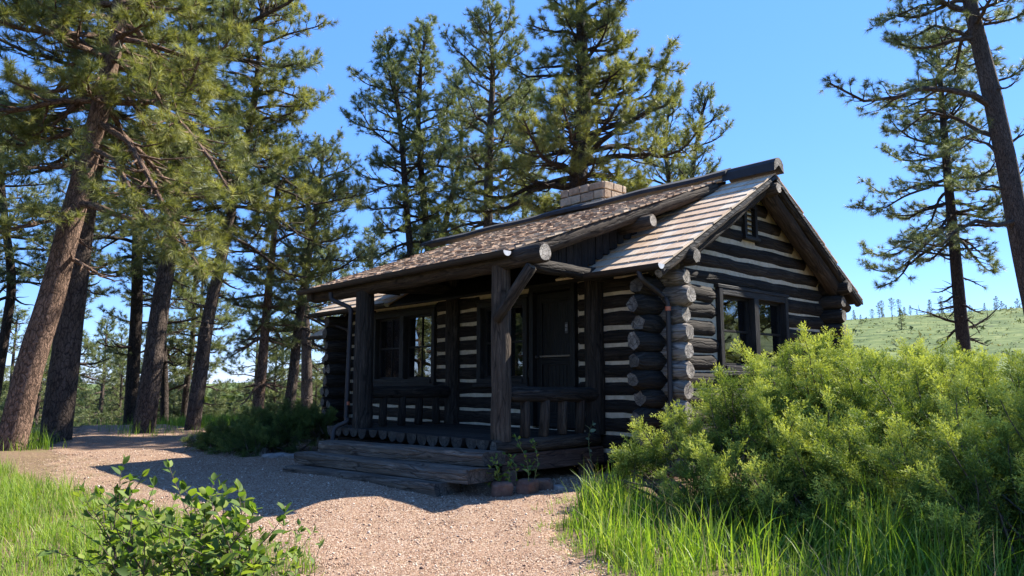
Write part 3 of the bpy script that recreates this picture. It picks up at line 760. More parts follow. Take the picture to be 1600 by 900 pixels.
# ================================================================== GROUND, PATH
def terrain():
    rr = [0]; r = .0; st = .35
    while r < 3200: r += st; st *= 1.045; rr.append(r)
    na = 220; cx, cy = 0., -1.
    A = np.linspace(0, 2*np.pi, na, endpoint=False); RR = np.array(rr[1:])
    X = cx+RR[:, None]*np.cos(A); Y = cy+RR[:, None]*np.sin(A); Z = H(X, Y)
    V = np.vstack([[[cx, cy, Hs(cx, cy)]], np.stack([X, Y, Z], -1).reshape(-1, 3)])
    F = []
    nr = len(RR)
    i = np.arange(nr-1)[:, None]; j = np.arange(na)[None, :]; k = (j+1) % na
    q = np.stack([1+i*na+j, 1+(i+1)*na+j, 1+(i+1)*na+k, 1+i*na+k], -1).reshape(-1, 4)
    c = np.stack([np.zeros(na, int), 1+np.arange(na), 1+(np.arange(na)+1) % na, 1+(np.arange(na)+1) % na], -1)
    me = bpy.data.meshes.new('ground')
    me.from_pydata([tuple(v) for v in V], [], [tuple(f) for f in q]+[tuple(f[:3]) for f in c]); me.update()
    me.polygons.foreach_set('use_smooth', np.ones(len(me.polygons), bool))
    m, nt, b = mat('forest_floor'); o = coords(nt, 'Object')
    n1 = noi(nt, o, .35, 5); n2 = noi(nt, o, 9, 6, .7); n3 = noi(nt, o, 60, 4, .7)
    brown = ramp(nt, n3, [(.3, (.085, .055, .035)), (.7, (.24, .165, .105))])
    green = ramp(nt, n2, [(.3, (.075, .11, .025)), (.7, (.15, .19, .05))])
    c = mixc(nt, ramp(nt, n1, [(.50, (0, 0, 0)), (.66, (1, 1, 1))]), brown, mixc(nt, n3, brown, green))
    far = ramp(nt, noi(nt, o, .22, 9, .78), [(.40, (.045, .075, .022)), (.52, (.10, .135, .04)), (.64, (.17, .19, .07))])
    ln = N(nt, 'ShaderNodeVectorMath', operation='LENGTH'); nt.links.new(o, ln.inputs[0])
    mr = N(nt, 'ShaderNodeMapRange'); mr.inputs[1].default_value = 22; mr.inputs[2].default_value = 60; nt.links.new(ln.outputs[1], mr.inputs[0])
    c = mixc(nt, mr.outputs[0], c, far)
    nt.links.new(c, b.inputs['Base Color']); b.inputs['Roughness'].default_value = .95; b.inputs['Specular IOR Level'].default_value = .1
    bump(nt, b, n2, .6, .05)
    me.materials.append(m)
    o = link('ground', me); tag(o, kind='structure')
terrain()
def poly_px(pts): return np.array([ong(*p)[:2] for p in pts])
PATH = [tuple(p) for p in poly_px([(940, 744), (905, 770), (890, 800), (893, 830), (915, 862), (965, 895)])]
PATH += [(4.55, -3.9), (5.4, -5.0), (7.6, -7.0), (5.4, -9.5), (3.2, -6.4)]
PATH += [tuple(p) for p in poly_px([(500, 896), (440, 860), (330, 825), (240, 800), (165, 782), (105, 765), (60, 745), (70, 727), (110, 712), (60, 700)])]
PATH += [(-13.5, -1.2), (-19, -.2), (-23, .8), (-23, 2.6), (-16, 1.5), (-11, 1.0), (-8.3, 1.3), (-6.8, 1.1), (-6, 1.6), (.8, 1.7), (.95, 1.2)]
def inside(P, x, y):
    x = np.asarray(x); y = np.asarray(y); c = np.zeros(x.shape, bool); n = len(P)
    for i in range(n):
        x1, y1 = P[i]; x2, y2 = P[(i+1) % n]
        with np.errstate(divide='ignore', invalid='ignore'):
            k = ((y1 > y) != (y2 > y)) & (x < (x2-x1)*(y-y1)/(y2-y1+1e-12)+x1)
        c ^= k
    return c
def wig(x, y, s=1.0):
    return (.10*np.sin(x*5.1+y*2.3)+.07*np.sin(x*11.3-y*7.7)+.05*np.sin(y*17.1+x*9)+.03*np.sin(x*31+y*27))*s
def path():
    st = .05; xs_ = np.arange(-23, 8, st); ys_ = np.arange(-9.6, 3, st)
    X, Y = np.meshgrid(xs_, ys_, indexing='ij')
    cx, cy = X[:-1, :-1]+st/2, Y[:-1, :-1]+st/2
    keep = inside(PATH, cx+wig(cx, cy), cy+wig(cy+3, cx))
    idx = -np.ones(X.shape, int); ii, jj = np.nonzero(keep)
    use = np.zeros(X.shape, bool)
    for a, b in ((0, 0), (1, 0), (1, 1), (0, 1)): use[ii+a, jj+b] = True
    idx[use] = np.arange(use.sum())
    x, y = X[use], Y[use]
    cn = np.zeros(X.shape, int)
    for a, b in ((0, 0), (1, 0), (1, 1), (0, 1)): np.add.at(cn, (ii+a, jj+b), 1)
    edge_ = cn[use] < 4
    V = np.stack([x, y, H(x, y)-.034*edge_+.022+.005*np.sin(x*7)*np.sin(y*9+1)], -1)
    F = np.stack([idx[ii, jj], idx[ii+1, jj], idx[ii+1, jj+1], idx[ii, jj+1]], -1)
    m, nt, b = mat('pink_gravel'); o = coords(nt, 'Object')
    v = N(nt, 'ShaderNodeTexVoronoi'); v.inputs['Scale'].default_value = 78; nt.links.new(o, v.inputs['Vector'])
    vb = N(nt, 'ShaderNodeTexVoronoi'); vb.inputs['Scale'].default_value = 130; nt.links.new(o, vb.inputs['Vector'])
    sep = N(nt, 'ShaderNodeSeparateColor'); nt.links.new(v.outputs[1], sep.inputs[0])
    c = ramp(nt, sep.outputs[0], [(0, (.15, .082, .052)), (.45, (.36, .225, .145)), (.8, (.49, .345, .235)), (1, (.65, .54, .42))])
    c = mixc(nt, .5, c, ramp(nt, v.outputs[0], [(.0, (1.12, 1.12, 1.12)), (.6, (.72, .68, .66))]), 'MULTIPLY')
    big = noi(nt, o, .8, 7, .7); c = mixc(nt, ramp(nt, big, [(.46, (0, 0, 0)), (.66, (.75, .75, .75))]), c, (.33, .21, .138)); bg2 = noi(nt, o, 2.6, 5, .7); c = mixc(nt, ramp(nt, bg2, [(.57, (0, 0, 0)), (.74, (.38, .38, .38))]), c, (.17, .115, .08))
    nt.links.new(c, b.inputs['Base Color']); b.inputs['Roughness'].default_value = .95; b.inputs['Specular IOR Level'].default_value = .15
    s = N(nt, 'ShaderNodeMath', operation='ADD'); nt.links.new(v.outputs[0], s.inputs[0]); nt.links.new(vb.outputs[0], s.inputs[1])
    iv = N(nt, 'ShaderNodeMath', operation='MULTIPLY'); nt.links.new(s.outputs[0], iv.inputs[0]); iv.inputs[1].default_value = -1
    bump(nt, b, iv.outputs[0], 1.0, .012)
    o = link('path', np_mesh('path', V, F, m, smooth=True)); tag(o, kind='structure')
    # loose chips lying on the path
    n = 42000
    px = rs.uniform(-8, 6, n*3); py = rs.uniform(-6, 1.2, n*3)
    k = inside(PATH, px+wig(px, py, 1.5), py+wig(py+3, px, 1.5)) & (np.hypot(px-6.29, py+5.51) > 1.5); px, py = px[k][:n], py[k][:n]; n = len(px)
    T = np.array([[1, 0, 0], [0, 1, 0], [-1, 0, 0], [0, -1, 0], [0, 0, .8], [0, 0, -.8]], float)
    TF = np.array([[0, 1, 4], [1, 2, 4], [2, 3, 4], [3, 0, 4], [1, 0, 5], [2, 1, 5], [3, 2, 5], [0, 3, 5]])
    s_ = rs.gamma(2, .0017, n)+.0022
    a = rs.uniform(0, 6.28, n); ca, sa = np.cos(a), np.sin(a)
    P = T[None]*(s_[:, None, None]*rs.uniform(.6, 1.2, (n, 1, 3)))*rs.uniform(.75, 1.25, (n, 6, 1))
    Q = np.stack([P[..., 0]*ca[:, None]-P[..., 1]*sa[:, None], P[..., 0]*sa[:, None]+P[..., 1]*ca[:, None], P[..., 2]], -1)
    Q += np.stack([px, py, H(px, py)+.022+s_*.3], -1)[:, None]
    F = (TF[None]+(np.arange(n)*6)[:, None, None]).reshape(-1, 3)
    m2, nt, b = mat('gravel_chip'); t = attr(nt)
    nt.links.new(ramp(nt, t, [(0, (.12, .066, .044)), (.4, (.32, .205, .14)), (.8, (.46, .33, .235)), (1, (.64, .54, .43))]), b.inputs['Base Color']); b.inputs['Roughness'].default_value = .9
    o = link('gravel', np_mesh('gravel', Q.reshape(-1, 3), F, m2, tint=np.repeat(rs.rand(n), 8)))
    tag(o, 'loose pink gravel chips scattered over the path', 'gravel', kind='stuff')
path()

# ================================================================== GRASS
def blades(name, P, hgt, width, lean, m, label, tint=(0, 1), seg=3, wind=(0, 0), cat='grass', curl=1.0):
    """P (n,2) root positions"""
    n = len(P); a = rs.uniform(0, 2*np.pi, n); d = np.stack([np.cos(a), np.sin(a), np.zeros(n)], -1)+np.array([wind[0], wind[1], 0])
    sd = np.stack([-np.sin(a+rs.uniform(-.8, .8, n)), np.cos(a), np.zeros(n)], -1); sd /= np.linalg.norm(sd, axis=1)[:, None]
    le = rs.uniform(.1, 1, n)**1.3*lean
    base = np.stack([P[:, 0], P[:, 1], H(P[:, 0], P[:, 1])-.01], -1)
    V = []
    for i in range(seg+1):
        t = i/seg
        off = d*(le*hgt*(t**1.8))[:, None]+np.array([0, 0, 1.])*(hgt*(t-curl*.35*le*t**2.5))[:, None]
        w = width*(1-t**1.6)*.5+.0002
        c = base+off; V += [c-sd*w[:, None], c+sd*w[:, None]]
    V = np.stack(V, 1).reshape(-1, 3); k = (seg+1)*2
    q = np.array([[2*i, 2*i+1, 2*i+3, 2*i+2] for i in range(seg)])
    F = (q[None]+(np.arange(n)*k)[:, None, None]).reshape(-1, 4)
    tt = np.repeat(rs.uniform(tint[0], tint[1], n), seg)
    o = link(name, np_mesh(name, V, F, m, tint=tt, smooth=True)); tag(o, label, cat, kind='stuff'); return o
def scatter(poly, n, clump=0, cs=.06, rej=None):
    poly = np.asarray(poly); lo, hi = poly.min(0), poly.max(0); out = []
    while sum(len(o) for o in out) < n:
        p = rs.uniform(lo, hi, (n, 2)); p = p[inside(poly, p[:, 0], p[:, 1])]
        if clump:
            p = p[:max(1, len(p)//clump)]; p = np.repeat(p, clump, 0)+rs.normal(0, cs, (len(p)*clump, 2))
        if rej is not None: p = p[~rej(p)]
        out.append(p)
    return np.vstack(out)[:n]
onpath = lambda p: inside(PATH, p[:, 0]+wig(p[:, 0], p[:, 1]), p[:, 1]+wig(p[:, 1]+3, p[:, 0])) & (rs.rand(len(p)) > .04)
incabin = lambda p: (p[:, 0] > -6.9) & (p[:, 0] < 1.1) & (p[:, 1] > -.3) & (p[:, 1] < 6.2)
fvar = lambda p: (np.sin(p[:, 0]*2.3+1)*np.sin(p[:, 1]*2.9)+np.sin(p[:, 0]*5.1)*np.sin(p[:, 1]*4.3+2)*.6)*.5+.5

RG = [tuple(p) for p in poly_px([(932, 752), (893, 795), (897, 835), (925, 870), (985, 900)])]+[(4.4, -3.3), (5.4, -3.2), (6.9, -2.6), (6.8, 0), (5.2, .9), (3.2, .6), (1.7, .6), (1.1, .9)]
P = scatter(RG, 13000, 11, .06, lambda p: onpath(p) | incabin(p)); fv = fvar(P)
keep = rs.rand(len(P)) < np.clip(.35+1.1*fv-.16*np.clip(P[:, 0]-2.5, 0, 3), .12, 1); P = P[keep]; fv = fv[keep]
h = (.20+.45*fv)*rs.uniform(.55, 1.15, len(P))
near = np.clip((np.hypot(P[:, 0]-6.29, P[:, 1]+5.51)-2.6)/2.5, .25, 1); h *= near
pe = np.min(np.hypot(P[:, None, 0]-np.array(PATH)[None, :, 0], P[:, None, 1]-np.array(PATH)[None, :, 1]), 1); h *= np.clip(.35+pe*.9, .35, 1)
blades('tall_grass', P, h*rs.uniform(.7, 1.2, len(P)), rs.uniform(.007, .014, len(P)), .8, M['grass'], 'tall bright green grass growing in front of the large juniper', (.1, 1), 4, (.25, -.1))
P = scatter(RG, 420, 4, .05, lambda p: onpath(p) | incabin(p))
blades('dry_grass', P, rs.uniform(.2, .55, len(P)), rs.uniform(.003, .006, len(P)), 1.1, M['straw'], 'dry bent stalks among the tall green grass by the juniper', (0, 1), 4)
P = scatter(RG, 7000, 5, .05, lambda p: onpath(p) | incabin(p))
blades('short_grass', P, rs.uniform(.06, .22, len(P)), rs.uniform(.004, .008, len(P)), .9, M['grass'], 'short green grass under the tall grass at the path edge', (.1, 1), 3)
LG = [tuple(p) for p in poly_px([(500, 900), (440, 870), (330, 835), (240, 808), (165, 790), (110, 775), (60, 758), (0, 738), (-60, 735)])]+[(-7, -4.2), (-4, -6.5), (-1.5, -8), (2.2, -7.6), (3.4, -6)]
rejl = lambda p: onpath(p) & (rs.rand(len(p)) > .15)
P = scatter(LG, 42000, 7, .05, rejl)
dd = np.hypot(P[:, 0]-6.29, P[:, 1]+5.51)
blades('meadow_grass', P, (.08+.17*fvar(P))*rs.uniform(.5, 1.3, len(P)), rs.uniform(.004, .008, len(P)), .8, M['grass'], 'lush bright green meadow grass in the lower left beside the path', (.2, 1), 3, (.1, -.1))
P = scatter(LG, 1500, 3, .08, rejl)
blades('dry_grass', P, rs.uniform(.08, .28, len(P)), rs.uniform(.003, .005, len(P)), .8, M['straw'], 'dry straw coloured blades among the meadow grass', (0, 1), 3)
eb = np.array([PATH[i] for i in range(0, 7)]); E = []
for i in range(len(eb)-1):
    L = np.linalg.norm(eb[i+1]-eb[i]); k = int(L*170); t = rs.rand(k, 1); E.append(eb[i]*(1-t)+eb[i+1]*t+rs.normal(0, .16, (k, 2)))
E = np.vstack(E); E = np.repeat(E[::4], 7, 0)+rs.normal(0, .025, (len(E[::4])*7, 2)); E = E[(np.hypot(E[:, 0]-6.29, E[:, 1]+5.51) > 1.6) & ~incabin(E)]
blades('edge_grass', E, rs.uniform(.04, .14, len(E)), rs.uniform(.004, .007, len(E)), 1.1, M['grass'], 'sparse low grass creeping onto the gravel below the juniper', (.2, 1), 3)
# pine needle litter between meadow and path
LL = poly_px([(0, 742), (40, 712), (120, 715), (250, 740), (240, 800), (165, 790), (90, 775)])
n = 9000; P = scatter(LL, n, 4, .09); a = rs.uniform(0, 6.28, n); L = rs.uniform(.04, .10, n)
c = np.stack([P[:, 0], P[:, 1], H(P[:, 0], P[:, 1])+.022], -1); d = np.stack([np.cos(a), np.sin(a), rs.uniform(-.12, .25, n)], -1); s = np.stack([-np.sin(a), np.cos(a), np.zeros(n)], -1)
V = np.stack([c-s*.0022, c+s*.0022, c+d*L[:, None]], 1).reshape(-1, 3)
o = link('needle_litter', np_mesh('needle_litter', V, np.arange(n*3).reshape(-1, 3), M['straw'], tint=rs.rand(n))); tag(o, 'fallen dry pine needles beside the gravel path at left', 'needle litter', kind='stuff')
n = 2600; P = scatter([(-9, -3.2), (-8, .8), (-3, .2), (.5, -.2), (1.8, -.4), (3.0, -2.8), (3.6, -5), (-2, -5)], n, 2, .1); P = P[inside(PATH, P[:, 0], P[:, 1]) & (P[:, 1] < -.9+.0*P[:, 0])]; n = len(P); a = rs.uniform(0, 6.28, n); L = rs.uniform(.04, .12, n)
c = np.stack([P[:, 0], P[:, 1], H(P[:, 0], P[:, 1])+.034], -1); d = np.stack([np.cos(a), np.sin(a), rs.uniform(-.05, .1, n)], -1); s = np.stack([-np.sin(a), np.cos(a), np.zeros(n)], -1)
V = np.stack([c-s*.0018, c+s*.0018, c+d*L[:, None]], 1).reshape(-1, 3)
o = link('needle_litter', np_mesh('needle_litter', V, np.arange(n*3).reshape(-1, 3), M['straw'], tint=rs.rand(n))); tag(o, 'stray dry pine needles strewn thinly over the gravel in front of the steps', 'needle litter', kind='stuff')
# green strips under the pines along the far side of the path
BG = [(-22, -2.6), (-13, -2.2), (-9.2, -2.4), (-8.9, -3.2), (-10, -4.6), (-14, -6), (-22, -6)]
P1 = scatter(BG, 9000, 8, .12, onpath)
q0 = poly_px([(190, 690), (310, 682), (310, 668), (420, 664), (520, 664)])
SG = [tuple(p) for p in q0]+[(-9, 3.5), (-14, 4.6), (-20, 3), (-26, 1)]
P2 = scatter(SG, 12000, 8, .12, lambda p: onpath(p) | incabin(p))
P = np.vstack([P1, P2]); blades('verge_grass', P, rs.uniform(.12, .42, len(P))*(.5+.7*fvar(P)), rs.uniform(.009, .015, len(P)), .6, M['grass'], 'sunlit grass growing around the foot of the pines at left', (.0, .9), 3)

# ================================================================== PINES
def seg_mesh(segs, n=4):
    """segs (m,8): p0, p1, r0, r1 -> verts, quads, uv"""
    S = np.asarray(segs, float); m = len(S); a, b, r0, r1 = S[:, :3], S[:, 3:6], S[:, 6], S[:, 7]
    t = b-a; L = np.linalg.norm(t, axis=1)+1e-9; t = t/L[:, None]
    ref = np.where(np.abs(t[:, 2:3]) < .9, [[0, 0, 1.]], [[1., 0, 0]]); u = np.cross(ref, t); u /= np.linalg.norm(u, axis=1)[:, None]; w = np.cross(t, u)
    V = []
    for c, r in ((a, r0), (b, r1)):
        for j in range(n):
            an = 2*np.pi*j/n; V.append(c+r[:, None]*(math.cos(an)*u+math.sin(an)*w))
    V = np.stack(V, 1).reshape(-1, 3)
    q = np.array([[j, (j+1) % n, n+(j+1) % n, n+j] for j in range(n)]); F = (q[None]+(np.arange(m)*2*n)[:, None, None]).reshape(-1, 4)
    z = rs.uniform(0, 9, m)
    uv = np.stack([np.stack([z, np.full(m, j*.03)], -1) if s == 0 else np.stack([z+L, np.full(m, j*.03)], -1) for j0 in range(n) for (s, j) in ((0, j0), (0, j0+1), (1, j0+1), (1, j0))], 1)
    return V, F, uv.reshape(-1, 2)
def tufts(C, Dr, size, k, width, spread=1.15):
    """C (n,3) positions, Dr (n,3) unit; k needles each"""
    n = len(C); C = np.repeat(C, k, 0); Dn = np.repeat(Dr, k, 0); size = np.repeat(size, k)
    v = rs.normal(0, 1, (n*k, 3)); v /= np.linalg.norm(v, axis=1)[:, None]
    v = Dn*rs.uniform(.25, 1.0, (n*k, 1))+v*spread*rs.uniform(.3, .9, (n*k, 1)); v /= np.linalg.norm(v, axis=1)[:, None]
    v[:, 2] -= .12
    s = np.cross(v, rs.normal(0, 1, (n*k, 3))); s /= np.linalg.norm(s, axis=1)[:, None]
    L = size*rs.uniform(.7, 1.1, n*k); o = C-Dn*(rs.uniform(0, .45, n*k)*size)[:, None]
    w = width*rs.uniform(.7, 1.2, n*k)
    V = np.stack([o-s*(w/2)[:, None], o+s*(w/2)[:, None], o+v*L[:, None]], 1).reshape(-1, 3)
    return V, np.arange(n*k*3).reshape(-1, 3)
class Pine:
    def __init__(s, tuft=.17, k=34, nw=.008, dens=1.0, twig=1.0): s.seg = []; s.mid = []; s.tc = []; s.td = []; s.tuft = tuft; s.k = int(k*1.3); s.nw = nw; s.dens = dens; s.twig = twig; s.tb = MB()
    def trunk(s, pts, rad, n=16, wob=.05):
        P = [np.asarray(p, float) for p in pts]; out = []; ro = []
        for i in range(len(P)-1):       # catmull-rom
            p0, p1, p2, p3 = P[max(i-1, 0)], P[i], P[i+1], P[min(i+2, len(P)-1)]; m = max(2, int(np.linalg.norm(p2-p1)/.35))
            for t in np.arange(m)/m:
                out.append(.5*((2*p1)+(-p0+p2)*t+(2*p0-5*p1+4*p2-p3)*t*t+(-p0+3*p1-3*p2+p3)*t**3)); ro.append(rad[i]*(1-t)+rad[i+1]*t)
        out.append(P[-1]); ro.append(rad[-1])
        s.tb.tube(out, ro, n, t=.5, wob=wob, cap=False); s.tp = np.array(out); s.tr = np.array(ro)
    def tuftat(s, p, d, sc=1.0): s.tc.append(p); s.td.append(d/np.linalg.norm(d))
    def limb(s, pts, r, bare=.15, foliage=1.0, n=6):
        pts = np.asarray(pts, float); m = len(pts)
        rr = [r*(1-.8*i/(m-1))+.004 for i in range(m)]
        if r > .02: s.tb.tube(list(pts), rr, n, t=.5, wob=.06, cap=False)
        else:
            for i in range(m-1): s.seg.append([*pts[i], *pts[i+1], rr[i], rr[i+1]])
        seglen = np.linalg.norm(np.diff(pts, axis=0), axis=1); L = seglen.sum(); cum = np.r_[0, np.cumsum(seglen)]
        x = L*bare; side = 1
        while x < L:
            i = min(np.searchsorted(cum, x)-1, m-2); i = max(i, 0); f = (x-cum[i])/max(seglen[i], 1e-6); p = pts[i]*(1-f)+pts[i+1]*f
            t = (pts[i+1]-pts[i])/max(seglen[i], 1e-6)
            sv = np.cross(t, [0, 0, 1.]); sv = sv/max(np.linalg.norm(sv), 1e-3)*side; side = -side
            ang = random.uniform(.5, 1.1); lb = (.22+.34*(L-x)*random.uniform(.6, 1.1))*s.twig; lb = min(lb, 1.3)
            d = t*math.cos(ang)+sv*math.sin(ang)+np.array([0, 0, random.uniform(-.35, .45)]); d /= np.linalg.norm(d)
            dead = random.random() > foliage
            q0 = p; nn = 3; r0 = max(.004, rr[i]*.45)
            for a in range(nn):
                d2 = d+np.array([0, 0, .22*a])+rs.normal(0, .16, 3); d2 /= np.linalg.norm(d2); q1 = q0+d2*lb/nn
                s.seg.append([*q0, *q1, r0*(1-a/nn)+.003, r0*(1-(a+1)/nn)+.003])
                if not dead and a > 0 or lb < .35 and not dead:
                    for _ in range(1 if random.random() < .45 else 2):
                        e = d2+rs.normal(0, .65, 3); e[2] += .2; e /= np.linalg.norm(e); tl = random.uniform(.08, .22)*s.twig
                        s.seg.append([*q1, *(q1+e*tl), .0035, .0025]); s.tuftat(q1+e*tl, e+np.array([0, 0, .25]))
                q0 = q1
            if not dead: s.tuftat(q0, d2+np.array([0, 0, .3]))
            x += random.uniform(.10, .19)/s.dens
        if foliage > .05: s.tuftat(pts[-1], (pts[-1]-pts[-2])+np.array([0, 0, .05]))
    def auto(s, f0, n, lmax, prof='round', up=(-.15, .75), az0=None, aw=None, foliage=1.0, dead=0):
        """branches from trunk fraction f0 to the top; aw(az)->length scale"""
        seglen = np.linalg.norm(np.diff(s.tp, axis=0), axis=1); cum = np.r_[0, np.cumsum(seglen)]; L = cum[-1]; az = random.random()*6
        for b in range(n+dead):
            isd = b >= n
            t = (b+random.random())/n if not isd else 0
            f = f0+(1-f0)*t**.95 if not isd else random.uniform(f0*.45, f0*1.1); x = f*L
            i = int(min(np.searchsorted(cum, x), len(cum)-1)); p = s.tp[i]; r = s.tr[i]
            az += 2.399+random.uniform(-.4, .4)
            if prof == 'round': pr = (math.sin(math.pi*(.16+.80*t)))**.7
            elif prof == 'cone': pr = (1-t)**.75*.95+.12
            else: pr = (.75+.25*math.sin(t*9))*((1-t**3)*.85+.15)
            l = lmax*pr*random.uniform(.45, 1.2)*(aw(az) if aw else 1)
            if isd: l = random.uniform(.4, 1.2)
            el = up[0]+(up[1]-up[0])*t+random.uniform(-.2, .2)
            d = np.array([math.cos(az)*math.cos(el), math.sin(az)*math.cos(el), math.sin(el)])
            m = max(4, int(l/.35)+2); P = [p+d*0]; q = p+d*r*.5
            for a in range(m):
                bend = -.10*(1-t) if a < m*.5 else .20
                d = d+np.array([0, 0, bend])+rs.normal(0, .13, 3); d /= np.linalg.norm(d); q = q+d*l/m; P.append(q)
            s.limb(P, min(.30*r+.012, .02+.022*l), .22 if l > 1 else .05, foliage if not isd else 0.0)
        if foliage > 0:
            for _ in range(4): s.tuftat(s.tp[-1], rs.normal(0, .4, 3)+np.array([0, 0, 1]))
    def build(s, loc, label, bark='bark', needle='needle', group=None, cat='pine tree', name='pine_tree'):
        loc = np.asarray(loc, float); e = empty(name, tuple(loc), label, cat, group)
        o = s.tb.build('trunk', M[bark], None, tuple(loc)); o.location = (0, 0, 0); o.parent = e
        V, F, uv = seg_mesh(s.seg); b = link('branches', np_mesh('branches', V-loc, F, M[bark], tint=np.full(len(F), .4), uv=uv, smooth=True), e)
        if s.tc:
            C = np.array(s.tc); Dr = np.array(s.td); n = len(C); sz = s.tuft*rs.uniform(.75, 1.2, n)
            V, F = tufts(C, Dr, sz, s.k, s.nw); tt = np.repeat(np.clip(rs.normal(.5, .22, n), 0, 1), s.k)+rs.uniform(-.15, .15, len(F))
            link('crown', np_mesh('crown', V-loc, F, M[needle], tint=np.clip(tt, 0, 1)), e)
        s.n = len(s.tc); return e
def pxpath(pts, d): return [at(u, v, d if not isinstance(d, (list, tuple)) else d[i]) for i, (u, v) in enumerate(pts)]
def grounded(p, extra=.25):
    """extend the trunk path down into the terrain"""
    p = [np.array(x) for x in p]; b = p[0]; z = Hs(b[0], b[1]); dirn = p[0]-p[1]; dirn = dirn/abs(dirn[2])
    q = b+dirn*(b[2]-z)*.9 if b[2] > z else b; q = np.array([q[0], q[1], Hs(q[0], q[1])-extra])
    return [q]+(p if b[2] > z+.15 else p[1:])
def pw(px, d): return px*d/FPX/2
def tree_px(path, widths, d, f0, nb, lmax, label, bark='bark', needle='needle', prof='round', up=(-.15, .75), limbs=(), tuft=.17, k=32, nw=.008, dens=1.0, twig=1.0, aw=None, dead=4, foliage=1.0, flare=1.1, group='pines around the cabin'):
    P = grounded(pxpath(path, d)); rad = [pw(w, d)*FPX/math.hypot(FPX, path[0][0]-800) for w in widths]
    while len(rad) < len(P): rad = [rad[0]*flare]+rad
    rad[0] = rad[1]*flare
    t = Pine(tuft, k, nw, dens, twig); t.trunk(P, rad, 20 if rad[1] > .2 else 12)
    if nb: t.auto(f0, int(nb*1.3), lmax*1.04, prof, up, aw=aw, dead=dead, foliage=foliage)
    for lb in limbs:
        pts, r, bare, fo = lb[:4]; dd = [d+x for x in lb[4]] if len(lb) > 4 else d
        t.limb(pxpath(pts, dd), r, bare, fo)
    base = P[0]; return t.build((base[0], base[1], Hs(base[0], base[1])), label, bark, needle, group)
stat = []
RX = _rt  # image-right direction in plan
def side_len(left, right, toward=1.0, away=1.0):
    def f(az):
        v = np.array([math.cos(az), math.sin(az)]); r = v@_rt[:2]; w = v@_fh[:2]
        a = right if r > 0 else left; b = away if w > 0 else toward
        return abs(r)*a+(1-abs(r))*b
    return f
# -- left foreground
tree_px([(12, 712), (46, 575), (80, 465), (115, 330), (152, 190), (180, 60), (198, -80), (212, -260)], [44, 48, 46, 41, 36, 31, 26, 12], 13.2, .50, 50, 3.0,
        'large leaning pine with thick reddish plated bark at the far left of the path', 'bark_red', 'needle_g', 'flat', (-.35, .45), aw=side_len(.95, 1.1, .9, .7), tuft=.20, k=44, nw=.009, dens=1.1, dead=5,
        limbs=[([(125, 318), (150, 322), (180, 335), (206, 342), (214, 356)], .085, .8, .3, (0, -.3, -.6, -.9, -1)),
               ([(165, 150), (205, 145), (250, 165), (290, 200), (330, 250), (365, 310)], .07, .25, 1.0, (0, -.4, -.9, -1.3, -1.6, -1.9)),
               ([(150, 190), (200, 220), (240, 290), (270, 350), (300, 400), (320, 430)], .06, .3, 1.0, (0, -.5, -1, -1.4, -1.8, -2)),
               ([(140, 230), (180, 250), (205, 300), (235, 350), (262, 395)], .05, .3, 1.0, (0, -.6, -1.3, -1.8, -2.0)),
               ([(135, 250), (90, 262), (50, 262), (5, 275)], .05, .2, 1.0, (0, -.5, -.9, -1.2)),
               ([(120, 320), (80, 345), (40, 352), (-10, 365)], .05, .2, 1.0, (0, -.6, -1.2, -1.5)),
               ([(170, 100), (120, 60), (70, 28), (20, 10), (-30, 20)], .06, .2, 1.0, (0, -.2, -.5, -.7, -.9))])
tree_px([(85, 697), (102, 560), (118, 440), (134, 330), (158, 200), (178, 80), (188, -30)], [52, 48, 42, 34, 28, 20, 14], 15.0, .62, 34, 3.0,
        'broad dark trunked pine just right of the leaning reddish pine', 'bark', 'needle', 'flat', (-.2, .6), tuft=.19, k=36, nw=.009, dead=6)
tree_px([(104, 690), (114, 590), (124, 470), (128, 380), (134, 250)], [15, 14, 11, 9, 5], 20, .5, 26, 1.9, 'slim pine close behind the broad dark trunk at left', 'bark', 'needle', dead=6, k=26, nw=.011)
tree_px([(222, 682), (236, 590), (250, 480), (266, 380), (278, 240), (292, 130), (305, 0), (315, -120)], [42, 34, 30, 26, 22, 18, 14, 8], 17.5, .50, 46, 3.6,
        'tall straight pine with grey brown bark in the middle of the left grove', 'bark', 'needle', 'flat', (-.25, .6), aw=side_len(.7, 1.15, 1, .7), tuft=.19, k=34, nw=.010, dead=5,
        limbs=[([(300, 40), (350, 45), (400, 30), (450, 5), (480, -20)], .08, .25, 1.0, (0, -.2, -.5, -.8, -1)), ([(288, 110), (330, 90), (390, 95), (440, 105), (478, 95)], .07, .3, 1, (0, -.2, -.4, -.6, -.8))])
tree_px([(203, 672), (208, 580), (214, 470), (214, 380), (216, 240)], [24, 22, 20, 17, 8], 23, .55, 26, 2.4, 'darker pine trunk half hidden behind the straight pine of the left grove', 'bark_dark', 'needle', dead=4, k=24, nw=.013)
tree_px([(257, 670), (257, 600), (255, 540), (250, 400)], [13, 13, 12, 6], 24, .4, 20, 1.9, 'short dark pine standing between two larger trunks of the left grove', 'bark_dark', 'needle', dead=3, k=22, nw=.013)
tree_px([(299, 672), (312, 590), (325, 500), (345, 410), (368, 300), (392, 190), (405, 90), (412, -40)], [27, 24, 21, 18, 14, 12, 10, 6], 18.5, .38, 52, 3.0,
        'pine leaning right in the grove left of the dark juniper', 'bark', 'needle_g', 'flat', (-.25, .6), aw=side_len(1, 1.05, 1, .8), tuft=.19, k=34, nw=.010, dead=5,
        limbs=[([(400, 150), (430, 140), (460, 150), (484, 165)], .04, .2, 1, (0, -.3, -.6, -.8)), ([(372, 285), (385, 275), (395, 240), (405, 200)], .05, .3, 1)])
